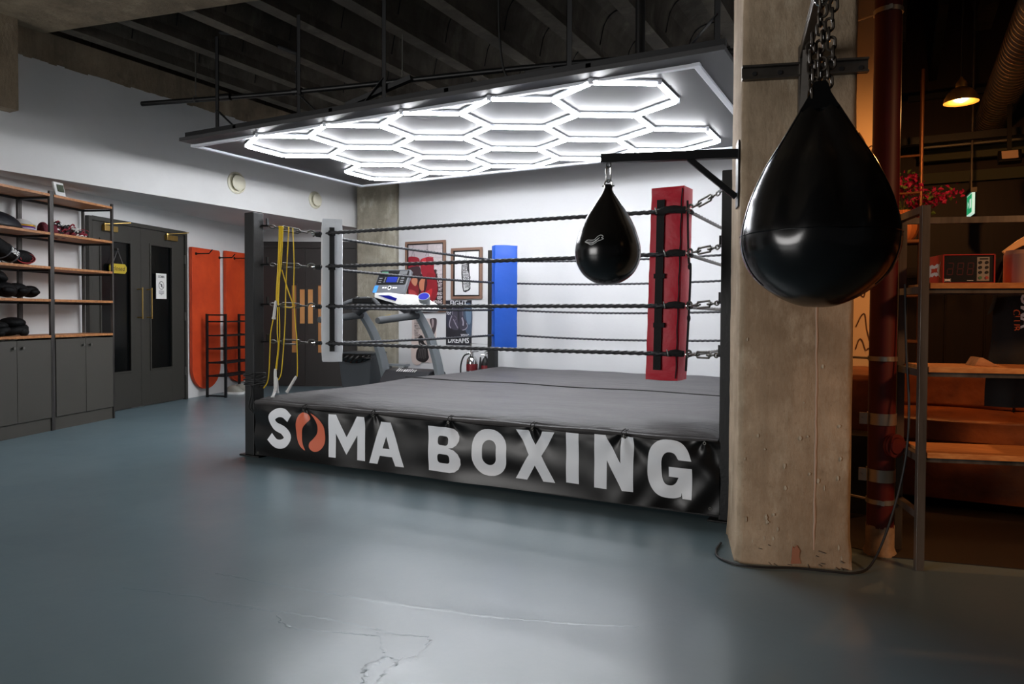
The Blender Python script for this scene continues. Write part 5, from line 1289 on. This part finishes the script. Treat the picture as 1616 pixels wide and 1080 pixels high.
for br in range(13):
    a = rr.uniform(-.35, 3.3); L = rr.uniform(.14, .36); P = []
    hor = cos(a)*L; 
    for i in range(6):
        s_ = i/5; P.append((4.575+hor*s_+rr.uniform(-.01, .01), 2.24+rr.uniform(-.05, .02)*s_-.05*s_, 1.945+(.34*abs(sin(a))+.12)*s_*(1.25-.75*s_)+rr.uniform(-.01, .01)))
    st_.tube(smooth_path(P, 3), .0035, 5)
    for i in range(2, 6):
        for k in range(16):
            c = Vector(P[i])+Vector((rr.gauss(0, .034), rr.gauss(0, .034), rr.gauss(0, .034)))
            d1 = Vector((rr.gauss(0, 1), rr.gauss(0, 1), rr.gauss(0, 1))).normalized(); d2 = d1.cross(Vector((rr.gauss(0, 1), rr.gauss(0, 1), rr.gauss(0, 1)))).normalized()
            s2 = rr.uniform(.020, .038); tgt = g if rr.random() < .18 else q
            n_ = d1.cross(d2)*.35
            tgt.add([c, c+(d1*.5+d2*.45+n_*.4)*s2, c+(d1*1.25)*s2, c+(d1*.5-d2*.45+n_*.4)*s2], [(0, 1, 2), (0, 2, 3)])
st_.build('stems', mat('stem_green', (74, 80, 44), .7), t)
q.build('bracts', mat('magenta_petal', (150, 8, 76), .6), t, recalc=False, smooth=0); g.build('leaves', mat('leaf_green', (72, 96, 36), .6), t, recalc=False, smooth=0)

# couch
co = thing('couch', (5.5, 1.3, 0), 'tan leather couch behind the lounge rack', 'couch')
def cush(x0, x1, y0, y1, z0, z1, nm_, b=.02, rn=1):
    return puffy(x0, x1, y0, y1, z0, z1, I4, b, rn=rn).build(nm_, M_couch, co, smooth=60, bev=.025, seg=3)
cush(4.22, 6.9, .88, 1.75, .06, .40, 'base', .006)
cush(4.22, 4.44, .92, 1.74, .401, .78, 'armrest', .02, 2); cush(6.7, 6.9, .86, 1.74, .401, .60, 'armrest', .02, 3)
for i, (a, b) in enumerate(((4.46, 5.20), (5.215, 5.94), (5.955, 6.68))):
    cush(a, b, .85, 1.5, .405, .545, 'seat_cushion', .025, 4+i); cush(a, b, 1.42, 1.72, .552, .80, 'back_cushion', .03, 8+i)
for x in (4.34, 6.8):
    for y in (.95, 1.68): MB().cyl((x, y, 0), (x, y, .06), .025, n=10).build('foot', M_black, co)

sbx = MB().box(4.27, 4.43, .50, .70, 0, .46); tag(sbx.build('dark_filler_box', M_black, bev=.006), 'plain black box added to fill a dark area between pillar and red pipe, before the couch', 'box')  # added box that fills an unidentified dark area beside the couch
# steel rack with pine shelves
rk2 = thing('display_rack', FK @ Vector((.75, .15, 0)), 'raw steel rack with pine shelves at the right edge', 'rack')
for x, y in ((0, 0), (0, .30), (1.5, 0), (1.5, .30)): MB(FK).box(x-.0175, x+.0175, y-.0175, y+.0175, 0, 1.645).build('post', M_racksteel, rk2, bev=.002)
for x in (0, 1.5):
    for z in (1.63, 1.268, .895, .510, .25): MB(FK).box(x-.015, x+.015, .018, .282, z-.017, z+.015).build('end_rung', M_racksteel, rk2)
q = MB(FK); q.box(.018, 1.482, .288, .312, 1.598, 1.628); q.build('hanging_rail', M_racksteel, rk2)
for z in (1.298, .923, .537):
    MB(FK).box(.022, 1.478, -.012, .28, z-.025, z).build('shelf_board', M_rackwood, rk2, bev=.002)
    MB(FK).box(.018, 1.482, .0, .02, z-.045, z-.0255).build('shelf_rail', M_racksteel, rk2); MB(FK).box(.018, 1.482, .26, .28, z-.045, z-.0255).build('shelf_rail', M_racksteel, rk2)
# round timer
ti = thing('round_timer', FK @ Vector((.19, .12, 1.299)), 'red boxing timer with dark digit display on the top shelf of the rack', 'timer')
M_tred = mat('timer_red', (190, 30, 26), .45)
x0, x1, z0, z1 = .086, .298, 1.2985, 1.428; f_ = .026
q = MB(FK); q.box(x0, x1, f_+.006, .24, z0, z1)
for a, b, c, d in ((x0, x1, z0, z0+.003), (x0, x1, z1-.005, z1), (x0, x0+.005, z0, z1), (x1-.005, x1, z0, z1)): q.box(a, b, f_, f_+.0065, c, d)
q.build('case', M_tred, ti)
MB(FK).box(x0+.005, x1-.005, f_+.004, f_+.0062, z0+.003, z1-.005).build('display', mat('smoked_display', (22, 20, 22), .3), ti)
q = MB(FK)
seg = {'a': (.1, .9, .93, 1), 'g': (.1, .9, .465, .535), 'd': (.1, .9, 0, .07), 'f': (0, .14, .53, .97), 'b': (.86, 1, .53, .97), 'e': (0, .14, .03, .47), 'c': (.86, 1, .03, .47)}
for k, dg_ in enumerate(('abcdeg', 'abcdefg', 'abcdefg')):
    ox = x0+.016+.041*k
    for s_ in dg_:
        a, b, c, d = seg[s_]; sk = lambda x, z: (ox+x*.026+z*.005, f_+.0036, z0+.036+z*.056)
        q.flat([(a, c), (b, c), (b, d), (a, d)], sk)
q.build('digits', mat('unlit_red_led', (72, 12, 26), .4), ti, recalc=False)
q = MB(FK); q.flat(rectp(x0+.140, x0+.190, z0+.010, z0+.116), lambda a, b: (a, f_+.0036, b)); q.build('keypad', mat('grey_keypad', (150, 142, 134), .5), ti, recalc=False)
q = MB(FK)
for r in range(3):
    for c in range(2): q.m = 0; q.cyl((x0+.153+.026*c, f_+.0035, z0+.092-.022*r), (x0+.153+.026*c, f_+.001, z0+.092-.022*r), .0068, n=14)
q.m = 1; q.cyl((x0+.153, f_+.0035, z0+.024), (x0+.153, f_+.001, z0+.024), .0068, n=14); q.m = 2; q.cyl((x0+.179, f_+.0035, z0+.024), (x0+.179, f_+.001, z0+.024), .0068, n=14)
q.m = 0; q.box(x0+.150, x0+.184, f_+.003, f_+.0034, z0+.105, z0+.111); q.build('buttons', [M_ink, mat('green_button', (70, 120, 84), .5), mat('red_button', (170, 60, 60), .5)], ti)
emb = [(-1, .55), (-.75, .35), (-.4, .42), (0, .3), (.4, .42), (.75, .35), (1, .55), (.85, .0), (1, -.55), (.6, -.35), (.3, -.42), (0, -.3), (-.3, -.42), (-.6, -.35), (-1, -.55), (-.85, 0)]
q = MB(FK); q.flat(emb, lambda a, b: (x0+.021+a*.0135, f_+.0034, z0+.014+b*.0135)); q.box(x0+.10, x0+.126, f_+.0033, f_+.0035, z0+.011, z0+.013)
q.flat(emb, lambda a, b: (x0-.0005, .125-a*.075, z0+.062+b*.07)); q.build('emblem', bpy.data.materials['white_print'], ti, recalc=False)
q = MB(FK); q.flat([(a*.55, b*.5) for a, b in emb], lambda a, b: (x0-.0009, .125-a*.075, z0+.062+b*.05)); q.build('emblem_centre', M_tred, ti, recalc=False)
q = MB(FK); q.cyl((.46, .11, 1.299), (.46, .11, 1.43), .088, n=32); q.cyl((.46, .11, 1.43), (.46, .11, 1.448), .088, .080, 32); tag(q.build('round_tin', mat('pale_pink_tin', (206, 160, 140), .55)), 'pale round tin at the right end of the visible top shelf', 'tin')
q = MB(FK); q.prism([(.25, 0), (.355, 0), (.345, .004), (.285, .038), (.272, .038)], .10, .20, lambda a, b, h: (a, h, .9235+b)); tag(q.build('wooden_block', M_wood, bev=.001), 'small wooden wedge on the middle shelf of the rack', 'block')
# black t-shirt on a wooden hanger
ha = thing('coat_hanger', FK @ Vector((.70, .345, 1.5)), 'wooden coat hanger on the back rail of the rack', 'hanger')
q = MB(FK); P = [(.455, 1.462), (.52, 1.515), (.60, 1.565), (.66, 1.582), (.74, 1.582), (.80, 1.565), (.88, 1.515), (.945, 1.462), (.93, 1.448), (.86, 1.488), (.70, 1.535), (.54, 1.488), (.47, 1.448)]
q.prism(P, .335, .35, lambda a, b, h: (a, h, b)); q.build('shoulders', mat('pale_hanger_wood', (226, 176, 116), .45), ha, bev=.004)
q = MB(FK); q.tube([(.70, .342, 1.58), (.70, .342, 1.605), (.70, .342, 1.622)]+[(.70, .30+.042*cos(a), 1.622+.028*sin(a)) for a in [pi*i/8 for i in range(1, 9)]], .003, 6); q.build('hook', M_zinc, ha)
ts = thing('t_shirt', FK @ Vector((.70, .36, 1.0)), 'black t-shirt with white and orange sideways lettering, hanging behind the rack shelves', 't-shirt')
def shirt(front):
    def f(u, v):
        z = 1.49-.78*v; w = (.255+.035*v+.006*sin(v*9))
        x = .70+(u-.5)*2*w
        sh = max(0, abs(u-.5)*2-.35)
        if v < .12: z -= sh*.09*(1-v/.12)
        fold = .012*sin(u*14+v*2)+.006*sin(u*31)
        d = .030*(1-(2*u-1)**2)**.5*(1 if v > .04 else .5)
        return (x, .368+(-d if front else d)*.8+fold*v, z)
    return f
q = MB(FK); q.grid(shirt(True), 40, 40); q.grid(shirt(False), 40, 40)
for s in (-1, 1):
    q.grid(lambda u, v: (.70+s*(.215+.055*v+.03*u*(.3+.7*v)), .352-.028*sin(pi*u), 1.445-.05*u-.24*v), 8, 14)
M_shirt = mat('black_cotton', (9, 8, 8), .9, bump=.1, bscale=80)
q.build('shirt_body', M_shirt, ts, recalc=False, smooth=70)
q = MB(FK); f_s = shirt(True)
def on_shirt(x, z):
    u = (x-.70)/.5+.5; v = (1.49-z)/.78; P = f_s(min(1, max(0, u)), min(1, max(0, v))); return (x, P[1]-.003, z)
q.text('CLUB', lambda x, y: on_shirt(.512+y, 1.185-x), .042, 'LEFT', .01); q.build('orange_lettering', mat('orange_print', (214, 92, 40), .7), ts, recalc=False)
q = MB(FK); q.text('SOMA', lambda x, y: on_shirt(.545+y, 1.30-x), .075, 'LEFT', .03); q.build('white_lettering', bpy.data.materials['white_print'], ts, recalc=False)
